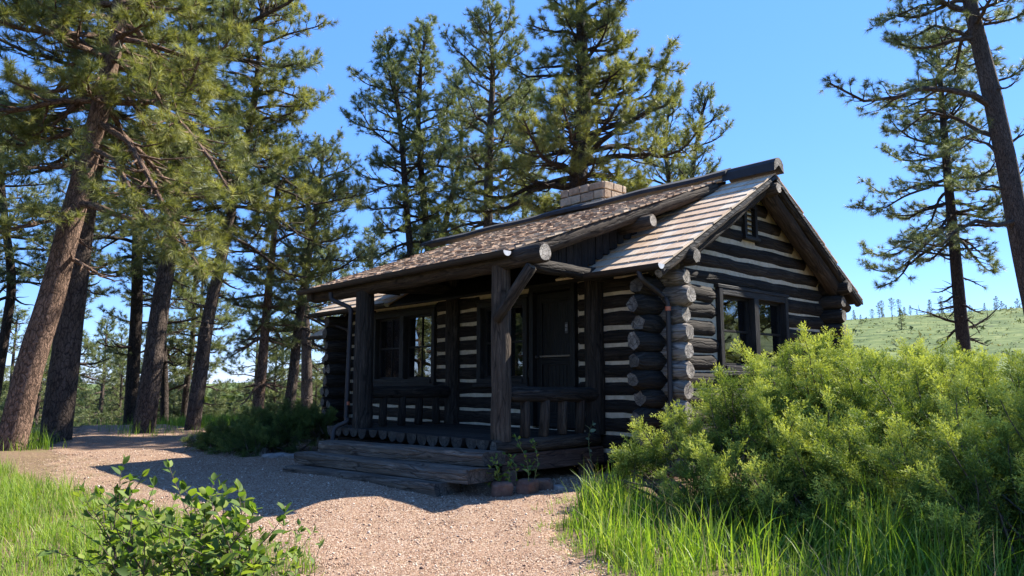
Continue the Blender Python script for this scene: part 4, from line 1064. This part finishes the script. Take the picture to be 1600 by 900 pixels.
tree_px([(285, 672), (292, 600), (300, 540), (305, 420)], [11, 10, 9, 5], 26, .4, 20, 1.8, 'thin pine trunk right behind the leaning grove pine', 'bark_dark', 'needle', dead=3, k=22, nw=.013)
tree_px([(402, 645), (410, 570), (417, 480), (427, 380), (434, 290), (440, 235)], [19, 16, 13, 10, 7, 3], 21, .30, 44, 1.9,
        'slender orange barked pine rising above the dark juniper', 'bark_red', 'needle', 'round', (-.2, .7), tuft=.17, k=28, nw=.010, dead=8, dens=.9)
tree_px([(451, 642), (459, 580), (466, 510), (478, 430), (490, 350), (500, 280), (506, 240)], [18, 16, 14, 12, 9, 6, 3], 22, .33, 36, 2.0,
        'crooked open crowned pine nearest the left end of the cabin', 'bark', 'needle', 'round', (-.2, .7), tuft=.17, k=26, nw=.011, dead=8, dens=.85, aw=side_len(.9, 1.1))
tree_px([(-5, 600), (8, 520), (18, 440), (6, 330), (-4, 200)], [18, 17, 16, 13, 8], 22, .45, 34, 2.6, 'dark pine behind the leaning reddish trunk at the left edge', 'bark_dark', 'needle', dead=3, k=24, nw=.012, tuft=.2)
# -- behind the cabin
tree_px([(643, 420), (634, 310), (627, 210), (616, 130), (604, 70)], [11, 10, 8.5, 6, 3], 25, .28, 46, 2.0, 'twin pine left of the pair behind the porch roof', 'bark_dark', 'needle', 'round', (-.25, .8), tuft=.20, k=24, nw=.013, dead=6, aw=side_len(1.25, .7))
tree_px([(672, 420), (662, 310), (654, 210), (656, 120), (668, 45)], [12, 10.5, 8.5, 6, 3], 25.5, .40, 40, 1.6, 'twin pine right of the pair behind the porch roof', 'bark_dark', 'needle', 'round', (-.2, .9), tuft=.20, k=24, nw=.013, dead=5, aw=side_len(.8, 1.1))
tree_px([(688, 410), (698, 340), (712, 280), (722, 210), (714, 130)], [10, 9, 7.5, 5, 3], 26, .30, 32, 1.5, 'smaller pine between the twin pines and the next tall one', 'bark', 'needle', 'round', (-.2, .8), tuft=.20, k=22, nw=.013, dead=4)
tree_px([(762, 400), (763, 300), (766, 200), (770, 110), (765, 30)], [16, 15, 12, 8, 3], 23, .30, 56, 2.1, 'tall narrow pine behind the middle of the porch roof', 'bark', 'needle', 'round', (-.15, .85), tuft=.19, k=24, nw=.012, dead=8, aw=side_len(1.0, 1.15),
        limbs=[([(763, 275), (800, 290), (830, 270), (865, 285)], .05, .3, 1)])
tree_px([(820, 380), (819, 300), (818, 220), (822, 140)], [9, 8, 6, 3], 28, .22, 36, 1.8, 'short pine left of the chimney and behind it', 'bark_dark', 'needle', 'round', (-.2, .8), tuft=.21, k=22, nw=.014, dead=3)
tree_px([(903, 360), (905, 260), (912, 170), (910, 80), (905, 0), (900, -110)], [32, 29, 25, 19, 13, 6], 20, .33, 84, 3.0, 'largest full crowned pine directly behind the chimney', 'bark_dark', 'needle_g', 'flat', (-.15, .7), tuft=.20, k=34, nw=.011, dead=6, dens=1.0, aw=side_len(.95, 1.25, 1.0, .8),
        limbs=[([(912, 250), (940, 220), (975, 195), (1010, 175), (1040, 165), (1062, 140)], .09, .3, 1.0, (0, -.5, -.8, -1, -1.1, -1.2)), ([(912, 130), (950, 120), (1000, 100), (1060, 112)], .05, .3, 1), ([(915, 60), (960, 20), (990, -20), (1010, -60)], .06, .2, 1),
               ([(905, 120), (860, 118), (825, 120), (790, 100)], .05, .3, 1), ([(905, 300), (850, 290), (800, 262), (765, 268)], .045, .3, 1), ([(910, 160), (960, 165), (1015, 150), (1050, 70)], .05, .3, 1)])
tree_px([(1050, 330), (1045, 280), (1040, 230), (1046, 160)], [9, 8, 6, 3], 27, .2, 34, 1.7, 'pine filling the gap right of the largest crown', 'bark_dark', 'needle', 'round', (-.1, .9), tuft=.2, k=22, nw=.013, dead=2)
tree_px([(1078, 330), (1082, 270), (1090, 215), (1102, 155)], [9, 7.5, 6, 3], 26, .2, 34, 1.55, 'small pine with upswept branches just left of the roof peak', 'bark_dark', 'needle', 'round', (.1, 1.0), tuft=.19, k=22, nw=.013, dead=2, dens=.8, aw=side_len(.9, 1.1))
# -- right
tree_px([(1655, 640), (1622, 490), (1594, 365), (1572, 250), (1548, 140), (1524, 40), (1508, -40), (1500, -140)], [52, 46, 40, 36, 34, 28, 22, 12], 20, .72, 26, 2.4,
        'big dark pine trunk leaning left at the right edge with long bare limbs', 'bark', 'needle', 'flat', (-.1, .7), tuft=.20, k=32, nw=.010, dead=3, dens=.85, aw=side_len(1.0, .8),
        limbs=[([(1548, 165), (1520, 148), (1480, 140), (1440, 138), (1400, 152), (1350, 158), (1296, 130)], .10, .35, 1.0, (0, -.2, -.4, -.5, -.6, -.7, -.8)),
               ([(1560, 215), (1530, 205), (1495, 185), (1450, 175), (1410, 205), (1380, 205)], .07, .3, 1.0, (0, .2, .4, .5, .6, .6)),
               ([(1530, 75), (1500, 50), (1460, 40), (1420, 62), (1390, 60)], .06, .3, 1.0), ([(1518, 20), (1480, 5), (1440, 8), (1400, 25), (1372, 40)], .05, .3, 1.0),
               ([(1570, 230), (1590, 215), (1620, 200)], .05, .3, 1.0), ([(1590, 345), (1560, 352), (1525, 345), (1495, 360), (1470, 385), (1440, 380)], .08, .5, .8, (0, -.4, -.6, -.8, -.9, -1)),
               ([(1580, 300), (1550, 290), (1520, 300), (1490, 290)], .04, .3, .8), ([(1574, 260), (1545, 225), (1510, 215), (1480, 235)], .045, .3, .8), ([(1545, 130), (1580, 120), (1610, 100)], .04, .2, 1)])
tree_px([(1506, 545), (1498, 460), (1490, 370), (1481, 280), (1474, 190), (1468, 110), (1462, 62)], [23, 21, 18, 15, 12, 8, 3], 24, .44, 56, 3.2,
        'dark upright pine with broken lower limbs standing above the right end of the juniper', 'bark_dark', 'needle', 'flat', (-.3, .7), tuft=.20, k=26, nw=.012, dead=14, dens=.9, aw=side_len(1.1, .65),
        limbs=[([(1500, 505), (1478, 500), (1455, 490), (1425, 482)], .045, .1, 0.0), ([(1503, 515), (1525, 508), (1545, 495), (1558, 482)], .045, .1, 0.0), ([(1494, 430), (1520, 440), (1540, 450)], .03, .1, 0.1), ([(1490, 400), (1450, 395), (1405, 385), (1372, 400)], .04, .1, .35)])

# -- stock of pines for the far forest, the slope and what the windows mirror
def stock(seed, hgt, r, f0, nb, lmax, prof, tuft, k, nw, up, dens=.8):
    random.seed(seed); t = Pine(tuft, k, nw, dens, 1.25)
    x, y = random.uniform(-.3, .3), random.uniform(-.3, .3)
    t.trunk([(0, 0, -.6), (x*.3, y*.3, hgt*.3), (x, y, hgt*.65), (x*.8, y*.6, hgt)], [r*1.3, r, r*.65, .03], 10)
    t.auto(f0, nb, lmax, prof, up, dead=4); return t
STK = [(1, 10, .19, .35, 34, 2.0, 'round'), (2, 12, .24, .42, 38, 2.3, 'flat'), (3, 8.5, .14, .25, 34, 1.7, 'round'), (4, 11, .17, .5, 26, 1.9, 'round'), (5, 7, .12, .12, 38, 1.6, 'cone')]
protos = [stock(a, b, c, d, e, f, g, .26, 15, .022, (-.25, .75)) for a, b, c, d, e, f, g in STK]
used = {}
def plant(kind, x, y, sc, rot, label, group, needle='needle', bark='bark', dz=0):
    z = Hs(x, y)+dz
    if kind not in used:
        e = protos[kind].build((0, 0, 0), label, bark, needle, group); used[kind] = e
        e.location = (x, y, z); e.rotation_euler.z = rot; e.scale = (sc, sc, sc); e['_first'] = 1; return e
    src = used[kind]; e = src.copy(); col.objects.link(e); e.location = (x, y, z); e.rotation_euler = (0, 0, rot); e.scale = (sc, sc, sc)
    e['label'] = label; e['group'] = group
    for ch in src.children:
        c = ch.copy(); col.objects.link(c); c.parent = e
    return e
random.seed(21)
def polar(u, d):
    k = ray(u, 450); p = CAM+k*(d/(k@_fh)); return p[0], p[1]
# forest beyond the path at left
spots = []
tries = 0
while len(spots) < 46 and tries < 9000:
    tries += 1
    u = random.uniform(-90, 600); d = 34+66*random.random()**1.1
    x, y = polar(u, d)
    if all((x-a)**2+(y-b)**2 > (1.6+d*.025)**2 for a, b, _, _ in spots): spots.append((x, y, u, d))
for x, y, u, d in spots:
    near = d < 45
    lab = ('slender pine of the sunny stand just beyond the left grove' if near else 'small distant pine low in the valley seen between the left trunks') if u < 420 else ('pine of the thin stand beyond the left end of the cabin' if near else 'distant pine low behind the left end of the cabin')
    plant(random.choice([0, 1, 2, 3, 4, 4, 2]), x, y, random.uniform(.75, 1.15), random.uniform(0, 6.28), lab, 'pines of the forest beyond the path', random.choice(['needle']), dz=-.1)
for i in range(22):
    u = -60+i*31+random.uniform(-10, 10); d = random.uniform(36, 62); x, y = polar(u, d)
    plant(random.choice([4, 2, 4]), x, y, random.uniform(.6, .9), random.uniform(0, 6.28), 'bushy young pine with low branches filling a gap between the left trunks' if u < 420 else 'bushy young pine low behind the left end of the cabin', 'young pines of the forest beyond the path')
# young pines directly behind cabin, low
for (u, d, kd, sc, lab) in ((585, 31, 2, 1.0, 'young dark pine low at the left of the twin pines'), (610, 34, 4, 1.1, 'bushy young pine below the twin pines'), (740, 33, 4, 1.0, 'bushy young pine under the tall narrow pine'), (800, 35, 2, 1.05, 'young pine far left of the chimney'), (980, 30, 0, .95, 'mid sized pine behind the ridge right of the chimney'), (655, 40, 1, .95, 'pine showing behind the twin trunks')):
    x, y = polar(u, d); plant(kd, x, y, sc, u, lab, 'pines around the cabin')
# sparse trees on the grassy hill at right
k = 0
for i in range(46):
    u = random.uniform(1330, 1700); d = random.uniform(150, 275) if i > 22 else random.uniform(225, 262)
    x, y = polar(u, d); plant(random.choice([2, 4, 4, 3]), x, y, random.uniform(.30, .62), random.uniform(0, 6), 'tiny far pine on the grassy hillside at right', 'sparse pines on the hillside')
# off-frame pines mirrored in the windows; the first added to shade the juniper
mir = [(8.0, 8.2, 1, 1.05), (-11, -9.3, 1, 1.0), (-13.5, -10.2, 4, 1.3), (-9, -10.5, 2, 1.1), (-15.5, -12, 2, 1.2), (-12, -12.6, 4, 1.35), (-18, -10.5, 4, 1.4), (-7.5, -12.5, 4, 1.2), (-5, -14, 2, 1.1), (-10, -15, 4, 1.4), (-19, -14, 1, 1.2), (-15, -16, 4, 1.5), (-3, -16, 4, 1.2), (-6, -18, 4, 1.5), (-12, -19, 4, 1.5), (-22, -11, 4, 1.5), (-23, -16, 4, 1.5),
       (9, 11, 2, 1.1), (11.5, 13, 4, 1.3), (9.5, 15, 4, 1.3), (13, 16, 0, 1.1), (14, 11, 4, 1.2), (8, 18, 4, 1.3), (17, 15, 2, 1.3), (12, 20, 4, 1.4), (16, 20, 4, 1.4), (20, 22, 4, 1.5)]
for i, (x, y, kd, sc) in enumerate(mir):
    plant(kd, x, y, sc, i*1.3, 'pine of the grove facing the cabin, seen only as a reflection in its windows or as shade on the juniper', 'pines mirrored in the windows')

# ---- far-off wood
def far_wood():
    pts = []
    n = 5200; b = np.radians(rs.uniform(30, 96, n)); r = 105*np.exp(rs.uniform(0, 2.9, n))
    x = 6.3-np.sin(b)*r; y = -5.5+np.cos(b)*r; z = H(x, y); h = rs.uniform(6, 12, n)*(1+r/1600)
    V = []; F = []
    k = 44
    t = rs.rand(n, k)**.8; a = rs.uniform(0, 6.28, (n, k)); rad = (1-t*.8)*h[:, None]*.22*rs.uniform(.5, 1.1, (n, k))
    c = np.stack([x[:, None]+np.cos(a)*rad, y[:, None]+np.sin(a)*rad, z[:, None]+h[:, None]*(.12+.88*t)], -1)
    s = (h[:, None, None, None]*.075)*rs.normal(0, 1, (n, k, 3, 3))*np.array([1, 1, .7])
    V = (c[:, :, None]+s).reshape(-1, 3); F = np.arange(len(V)).reshape(-1, 3)
    m = m_leaf('far_foliage', (.035, .055, .022), (.06, .085, .03), (.09, .115, .04), .2, .7, .1)
    o = link('distant_wood', np_mesh('distant_wood', V, F, m, tint=rs.rand(len(F)))); tag(o, 'far off dark green wood on the valley floor beyond the pines', 'wood', kind='stuff')
far_wood()
def hill_brush():
    n = 1500; u = rs.uniform(1300, 1800, n); d = rs.uniform(70, 285, n)
    k = np.stack([_fw+_rt*(a-800)/FPX for a in u]); p = CAM+k*(d/(k@_fh))[:, None]; x, y = p[:, 0], p[:, 1]; z = H(x, y); h = rs.gamma(2, .13, n)+.12
    q = 7; c = np.stack([x, y, z], -1)[:, None]+rs.normal(0, 1, (n, q, 3))*h[:, None, None]*np.array([.8, .8, .3]); c[..., 2] += h[:, None]*.3
    V = (c[:, :, None]+rs.normal(0, 1, (n, q, 3, 3))*(h[:, None, None, None]*.33)).reshape(-1, 3)
    m = m_leaf('brush_foliage', (.035, .055, .02), (.10, .12, .045), (.26, .24, .13), .2, .7, .1)
    o = link('hillside_brush', np_mesh('hillside_brush', V, np.arange(len(V)).reshape(-1, 3), m, tint=np.repeat(rs.rand(n), q))); tag(o, 'low brush and scrub dotted over the grassy hillside', 'brush', kind='stuff')
hill_brush()

# ================================================================== JUNIPERS
def spray_variants(nv=8, shoots=24, leaf=.10, lw=.030):
    """a feathery spray one unit long: axis with forward-pointing side shoots clad in scale leaves"""
    out = []
    for v in range(nv):
        T = []
        ax = [np.zeros(3)]; d = np.array([0, 0, 1.]); nseg = 10; bend = rs.normal(0, .07, 3)
        for i in range(nseg): d = d+bend+rs.normal(0, .03, 3); d /= np.linalg.norm(d); ax.append(ax[-1]+d/nseg)
        ax = np.array(ax)
        for s in range(shoots):
            t = .10+.88*s/shoots; i = int(t*nseg); p = ax[i]+(ax[min(i+1, nseg)]-ax[i])*(t*nseg-i)
            az = s*2.4+rs.uniform(-.5, .5); L = (.38*(1-t)+.12)*rs.uniform(.7, 1.15)
            dd = np.array([math.cos(az)*.7, math.sin(az)*.45, .8]); dd /= np.linalg.norm(dd); q = p; m = max(2, int(L/.075))
            for j in range(m):
                dd = dd+rs.normal(0, .10, 3); dd /= np.linalg.norm(dd); q = q+dd*L/m
                for _ in range(2):
                    e = dd+rs.normal(0, .5, 3); e /= np.linalg.norm(e); sv = np.cross(e, rs.normal(0, 1, 3)); sv /= np.linalg.norm(sv)
                    T.append([q-sv*lw/2, q+sv*lw/2, q+e*leaf*rs.uniform(.7, 1.3)])
        out.append(np.array(T))
    return out
SV = spray_variants()
def juniper(name, lobes, n, size, m, label, stemc=9, dirb=(0, 0, .9), brl=(.35, .75), per=12):
    """n arching branches over the lobes, each carrying a plume of sprays"""
    L_ = np.array(lobes, float); ext = np.stack([L_[:, 3], L_[:, 3], L_[:, 4]], -1)
    area = L_[:, 3]**2+2*L_[:, 3]*L_[:, 4]; area /= area.sum(); C = []; Dn = []; Sz = []; Tn = []; cnt = 0; tries = 0
    tb = MB(); base = L_[:, :2].mean(0); loc = np.array([base[0], base[1], Hs(*base)])
    while cnt < n and tries < n*60:
        tries += 1
        li = rs.choice(len(lobes), p=area); l = L_[li]; v = rs.normal(0, 1, 3); v /= np.linalg.norm(v)
        if v[2] < -.35: continue
        f = 1+.38*mnoise.noise(Vector(v*2.4)+Vector((li*3., 0, 0)))*2
        p = l[:3]+v*ext[li]*rs.uniform(.60, .95)*f
        dd = np.sqrt((((p-L_[:, :3])/ext)**2).sum(1)); dd[li] = 1
        if dd.min() < .55 or p[2] < Hs(p[0], p[1])+.03: continue
        nrm = v/ext[li]; nrm /= np.linalg.norm(nrm); d = nrm*.8+np.array(dirb)*rs.uniform(.3, 1.1)+rs.normal(0, .35, 3); d /= np.linalg.norm(d)
        bl = rs.uniform(*brl)*(.35+.95*min(l[3], 1)); Q = [p-d*bl*.5]; dq = d.copy()
        for j in range(6): dq = dq+np.array([0, 0, .05])+rs.normal(0, .07, 3); dq /= np.linalg.norm(dq); Q.append(Q[-1]+dq*bl/6)
        tb.tube(Q, [.010, .008, .007, .006, .005, .004, .003], 4, cap=False); tone = rs.normal(0, .12)
        for k in range(per):
            t = .15+.85*(k+rs.rand())/per; i = min(int(t*6), 5); q = Q[i]*(1-(t*6-i))+Q[i+1]*(t*6-i); tv = Q[i+1]-Q[i]; tv = tv/np.linalg.norm(tv)
            o = rs.normal(0, 1, 3); o -= tv*(o@tv); o /= np.linalg.norm(o); sd = tv*.95+o*(.75-.4*t)+np.array([0, 0, .18]); sd /= np.linalg.norm(sd)
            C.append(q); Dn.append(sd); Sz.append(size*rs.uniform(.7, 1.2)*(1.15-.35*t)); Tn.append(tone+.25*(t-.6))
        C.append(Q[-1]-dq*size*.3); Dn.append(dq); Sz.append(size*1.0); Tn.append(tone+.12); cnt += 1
    n2 = len(C); C = np.array(C); Dn = np.array(Dn); sz = np.array(Sz); Tn = np.array(Tn); V = []; tt = []; var = rs.randint(0, len(SV), n2)
    for k in range(len(SV)):
        idx = np.nonzero(var == k)[0]; T = SV[k]
        z = Dn[idx]; x = np.cross(z, rs.normal(0, 1, (len(idx), 3))); x /= np.linalg.norm(x, axis=1)[:, None]; y = np.cross(z, x); Rm = np.stack([x, y, z], 1)
        P = np.einsum('tvc,ncd->ntvd', T, Rm)*sz[idx][:, None, None, None]+C[idx][:, None, None]
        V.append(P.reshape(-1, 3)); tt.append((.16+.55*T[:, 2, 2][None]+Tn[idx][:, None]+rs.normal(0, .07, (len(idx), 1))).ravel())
    V = np.vstack(V); tt = np.clip(np.concatenate(tt), 0, 1)
    e = empty(name, tuple(loc), label, 'juniper')
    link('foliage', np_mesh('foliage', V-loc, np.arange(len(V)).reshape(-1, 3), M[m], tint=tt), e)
    for l in lobes:
        for _ in range(stemc):
            b = np.array([l[0]*.7+base[0]*.3+random.uniform(-.1, .1), l[1]*.7+base[1]*.3+random.uniform(-.1, .1), 0]); b[2] = Hs(b[0], b[1])-.05
            v = rs.normal(0, 1, 3); v[2] = abs(v[2]); v /= np.linalg.norm(v); q = np.array(l[:3])+v*np.array([l[3], l[3], l[4]])*.6
            tb.tube([b, (b+q)/2+rs.normal(0, .06, 3), q], [.022, .014, .006], 6, cap=False)
    o = tb.build('stems', M['stem'], None, tuple(loc)); o.location = (0, 0, 0); o.parent = e
def lobe(u, v, d, r, rz): p = at(u, v, d); return (p[0], p[1], p[2], r, rz)
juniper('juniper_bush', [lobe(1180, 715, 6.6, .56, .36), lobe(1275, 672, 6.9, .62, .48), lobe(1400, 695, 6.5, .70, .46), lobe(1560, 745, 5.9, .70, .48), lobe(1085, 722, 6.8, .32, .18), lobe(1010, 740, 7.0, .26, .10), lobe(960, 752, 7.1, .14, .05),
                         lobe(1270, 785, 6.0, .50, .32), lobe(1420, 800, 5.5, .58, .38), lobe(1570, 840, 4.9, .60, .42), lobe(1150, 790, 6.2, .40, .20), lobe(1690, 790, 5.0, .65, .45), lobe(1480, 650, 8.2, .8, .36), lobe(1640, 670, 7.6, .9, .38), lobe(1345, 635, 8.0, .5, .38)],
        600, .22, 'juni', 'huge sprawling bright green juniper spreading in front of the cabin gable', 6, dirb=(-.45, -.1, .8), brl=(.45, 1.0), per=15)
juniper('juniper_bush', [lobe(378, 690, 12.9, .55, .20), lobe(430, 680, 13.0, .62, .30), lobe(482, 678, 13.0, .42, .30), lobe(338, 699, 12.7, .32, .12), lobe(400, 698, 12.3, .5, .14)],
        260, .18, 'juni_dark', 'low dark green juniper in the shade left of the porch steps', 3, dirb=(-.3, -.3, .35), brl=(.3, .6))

# ================================================================== BROADLEAF SHRUBS, SAPLINGS, WEEDS
def leaf_template(fold=.25, curve=.25):
    xs_ = [0, .15, .38, .62, .82, 1.0]; ws = [.02, .17, .255, .225, .12, .0]
    V = []; F = []
    for x, w in zip(xs_, ws):
        z = -curve*x*x*.5
        V += [(-w, x, z+fold*w), (0, x, z), (w, x, z+fold*w)]
    for i in range(5):
        a = i*3; F += [[a, a+1, a+4, a+3], [a+1, a+2, a+5, a+4]]
    return np.array(V), np.array(F)
LT, LF = leaf_template()
def leaves_mesh(C, Dr, Nr, L, m, name, parent, loc, tint=None, wid=1.0):
    n = len(C); C = np.array(C); y = np.array(Dr); y /= np.linalg.norm(y, axis=1)[:, None]; z = np.array(Nr); x = np.cross(y, z); x /= np.linalg.norm(x, axis=1)[:, None]; z = np.cross(x, y)
    Rm = np.stack([x*wid, y, z], 1); P = np.einsum('vc,ncd->nvd', LT, Rm)*np.array(L)[:, None, None]+C[:, None]
    F = (LF[None]+(np.arange(n)*len(LT))[:, None, None]).reshape(-1, 4)
    tt = np.repeat(rs.rand(n) if tint is None else tint, len(LF))
    return link(name, np_mesh(name, P.reshape(-1, 3)-np.array(loc), F, m, tint=tt, smooth=True), parent)
def shrub(name, base, tips, leafL, m, label, cat, r=.006, side=4, sp=.05, sidelen=.22, wid=1.0, lm='stem', bare=.35, group=None):
    base = np.array(base, float); base[2] = Hs(base[0], base[1]); e = empty(name, tuple(base), label, cat, group); tb = MB(); C = []; Dr = []; Nr = []; L = []
    def leafy(P, bare, fac=1.0):
        P = np.array(P); seg = np.linalg.norm(np.diff(P, axis=0), axis=1); cum = np.r_[0, np.cumsum(seg)]; tot = cum[-1]; x = tot*bare; a = random.random()*6
        while x <= tot:
            i = int(min(max(np.searchsorted(cum, x)-1, 0), len(P)-2)); f = (x-cum[i])/seg[i]; p = P[i]*(1-f)+P[i+1]*f; t = (P[i+1]-P[i])/seg[i]
            a += 2.4; o = np.array([math.cos(a), math.sin(a), .0]); d = o*.9+t*.55+np.array([0, 0, .15])+rs.normal(0, .15, 3)
            C.append(p); Dr.append(d); Nr.append(np.array([0, 0, 1.])+rs.normal(0, .35, 3)); L.append(leafL*random.uniform(.6, 1.15)*fac); x += sp*random.uniform(.6, 1.3)
        for k in range(3):
            C.append(P[-1]); Dr.append((P[-1]-P[-2])/seg[-1]+rs.normal(0, .45, 3)); Nr.append(rs.normal(0, .6, 3)+np.array([0, 0, .8])); L.append(leafL*.7)
    for tp in tips:
        tp = np.array(tp, float); b = base+np.array([random.uniform(-.05, .05), random.uniform(-.05, .05), -.03]); n = 7
        side_v = rs.normal(0, .05, 3); P = [b+(tp-b)*(i/n)+np.array([0, 0, .06*math.sin(math.pi*i/n)])+side_v*math.sin(math.pi*i/n)+rs.normal(0, .008, 3) for i in range(n+1)]
        tb.tube(P, [r*(1-.7*i/n) for i in range(n+1)], 6, cap=False); leafy(P, bare)
        Lh = np.linalg.norm(tp-b)
        for s in range(side):
            i = random.randint(max(1, int(n*bare*.8)), n-1); d = P[i+1]-P[i]; d = d/np.linalg.norm(d)*.6+rs.normal(0, .5, 3); d[2] = abs(d[2])*.6+.15; d /= np.linalg.norm(d); l = sidelen*random.uniform(.5, 1.2)
            Q = [P[i]+d*l*j/4+np.array([0, 0, .03*(j/4)**2])+rs.normal(0, .004, 3) for j in range(5)]; tb.tube(Q, [r*.5*(1-.6*j/4) for j in range(5)], 5, cap=False); leafy(Q, .15, .9)
    tb.tube([base+np.array([0, 0, -.08]), base+np.array([0, 0, .03])], [r*6, r*3], 8)
    o = tb.build('stems', M[lm], None, tuple(base)); o.location = (0, 0, 0); o.parent = e
    leaves_mesh(C, Dr, Nr, L, M[m], 'leaves', e, base, wid=wid)
def tipsat(lst): return [at(u, v+16, d) for u, v, d in lst]
b1 = at(225, 1180, 3.1)
shrub('leafy_shrub', at(225, 1000, 3.3), tipsat([(185, 752, 3.3), (205, 765, 3.2), (235, 775, 3.3), (262, 790, 3.2), (175, 800, 3.1), (225, 820, 3.0), (190, 850, 3.2), (268, 850, 3.1), (300, 770, 3.5), (150, 850, 3.2), (245, 880, 3.0), (215, 790, 3.4), (160, 780, 3.4), (285, 815, 3.3), (200, 880, 2.9)]), .066, 'leaf', 'broadleaf shrub at the bottom left, nearer to the meadow, with dark thin stems', 'shrub', sp=.034, side=6)
shrub('leafy_shrub', at(345, 1010, 3.1), tipsat([(320, 755, 3.2), (372, 748, 3.1), (350, 770, 3.1), (395, 790, 3.0), (300, 800, 3.1), (340, 810, 2.9), (385, 830, 2.9), (310, 860, 2.9), (410, 850, 3.0), (365, 880, 2.8), (280, 850, 3.0), (335, 780, 3.2), (365, 790, 3.2), (325, 830, 3.0), (395, 870, 2.9), (345, 850, 2.8)]), .072, 'leaf', 'denser broadleaf shrub at the bottom, right of its twin and next to the gravel', 'shrub', sp=.034, side=6)
shrub('leafy_plant', at(452, 1000, 2.9), tipsat([(440, 805, 2.9), (470, 812, 2.9), (495, 838, 2.8), (430, 840, 2.9), (465, 850, 2.8)]), .042, 'leaf', 'low plant with drooping narrow leaves at the gravel edge in the foreground', 'plant', r=.003, sp=.03, side=3, sidelen=.12, wid=.8, lm='gstem', bare=.5)
shrub('leafy_plant', at(245, 1010, 3.7), tipsat([(405, 810, 4.2), (398, 822, 4.2)]) if False else tipsat([(120, 880, 3.4), (140, 860, 3.5), (160, 890, 3.4)]), .04, 'leaf', 'small leafy plant in the meadow grass left of both shrubs', 'plant', r=.003, sp=.03, side=2, sidelen=.1, lm='gstem', bare=.5)
sb = gpt(932, 748); dS = float((np.array(sb)-CAM)@_fh)
shrub('sapling', sb, [at(926, 664, dS)], .085, 'leaf_pale', 'thin young sapling with sunlit pale round leaves beside the porch corner', 'sapling', r=.006, sp=.055, side=0, wid=1.35, lm='gstem', bare=.12)
dW = float((np.array([.62, -.15, 0])-CAM)@_fh)
shrub('weed', (.58, -.20, 0), tipsat([(806, 668, dW), (832, 678, dW+.1), (800, 700, dW)]), .07, 'leaf', 'tall leafy weed growing from the red stone by the corner post', 'weed', r=.004, sp=.05, side=2, sidelen=.12, lm='gstem', bare=.3)
shrub('weed', (.50, -.42, 0), tipsat([(770, 702, dW-.1), (782, 712, dW-.1), (795, 722, dW-.1), (762, 722, dW-.1)]), .06, 'leaf', 'low leafy weed between the steps and the red stone', 'weed', r=.003, sp=.04, side=2, sidelen=.1, lm='gstem', bare=.4)
# a leafy sprig poking out of the juniper near the gable window
pj = at(1165, 585, 7.6)
shrub('sapling', (pj[0], pj[1], 0), [at(1164, 560, 7.6), at(1172, 575, 7.6)], .06, 'leaf', 'leafy sprig rising out of the juniper under the gable window', 'sapling', r=.006, sp=.04, side=1, lm='gstem', bare=.7)

# ================================================================== LIGHT, SKY, CAMERA
sv = Vector((.29, 1.0, 1.0)).normalized()
el = math.asin(sv.z); az = math.atan2(sv.x, sv.y)          # azimuth clockwise from +Y
world = bpy.data.worlds.new('World'); scene.world = world; world.use_nodes = True; nt = world.node_tree
sky = nt.nodes.new('ShaderNodeTexSky'); sky.sky_type = 'NISHITA'; sky.sun_disc = False; sky.sun_elevation = el; sky.sun_rotation = az
sky.altitude = 1400; sky.air_density = 1.0; sky.dust_density = .0; sky.ozone_density = 3.0
hs = nt.nodes.new('ShaderNodeHueSaturation'); hs.inputs['Saturation'].default_value = 1.12; hs.inputs['Value'].default_value = 1.0; nt.links.new(sky.outputs[0], hs.inputs['Color']); skm = mixc(nt, .66, hs.outputs[0], (.40, 1.22, 3.75)); nt.links.new(skm, nt.nodes['Background'].inputs[0]); nt.nodes['Background'].inputs[1].default_value = .12
sun = bpy.data.lights.new('sun', 'SUN'); sun.energy = 5.0; sun.angle = R(.53); sun.color = (1, .94, .84)
so = bpy.data.objects.new('sun', sun); col.objects.link(so); so.rotation_euler = sv.to_track_quat('Z', 'Y').to_euler(); so.location = (5, 20, 20)
cam = bpy.data.cameras.new('camera'); cam.lens = FPX/1600*36; cam.sensor_width = 36; cam.clip_end = 8000; cam.clip_start = .05
co = bpy.data.objects.new('camera', cam); col.objects.link(co); co.location = CAM; co.rotation_euler = (math.pi/2+PIT, 0, YAW); scene.camera = co
for e in used.values():
    if '_first' in e: del e['_first']
scene.view_settings.view_transform = 'Standard'; scene.view_settings.look = 'None'; scene.view_settings.gamma = 1; scene.view_settings.exposure = 1.62
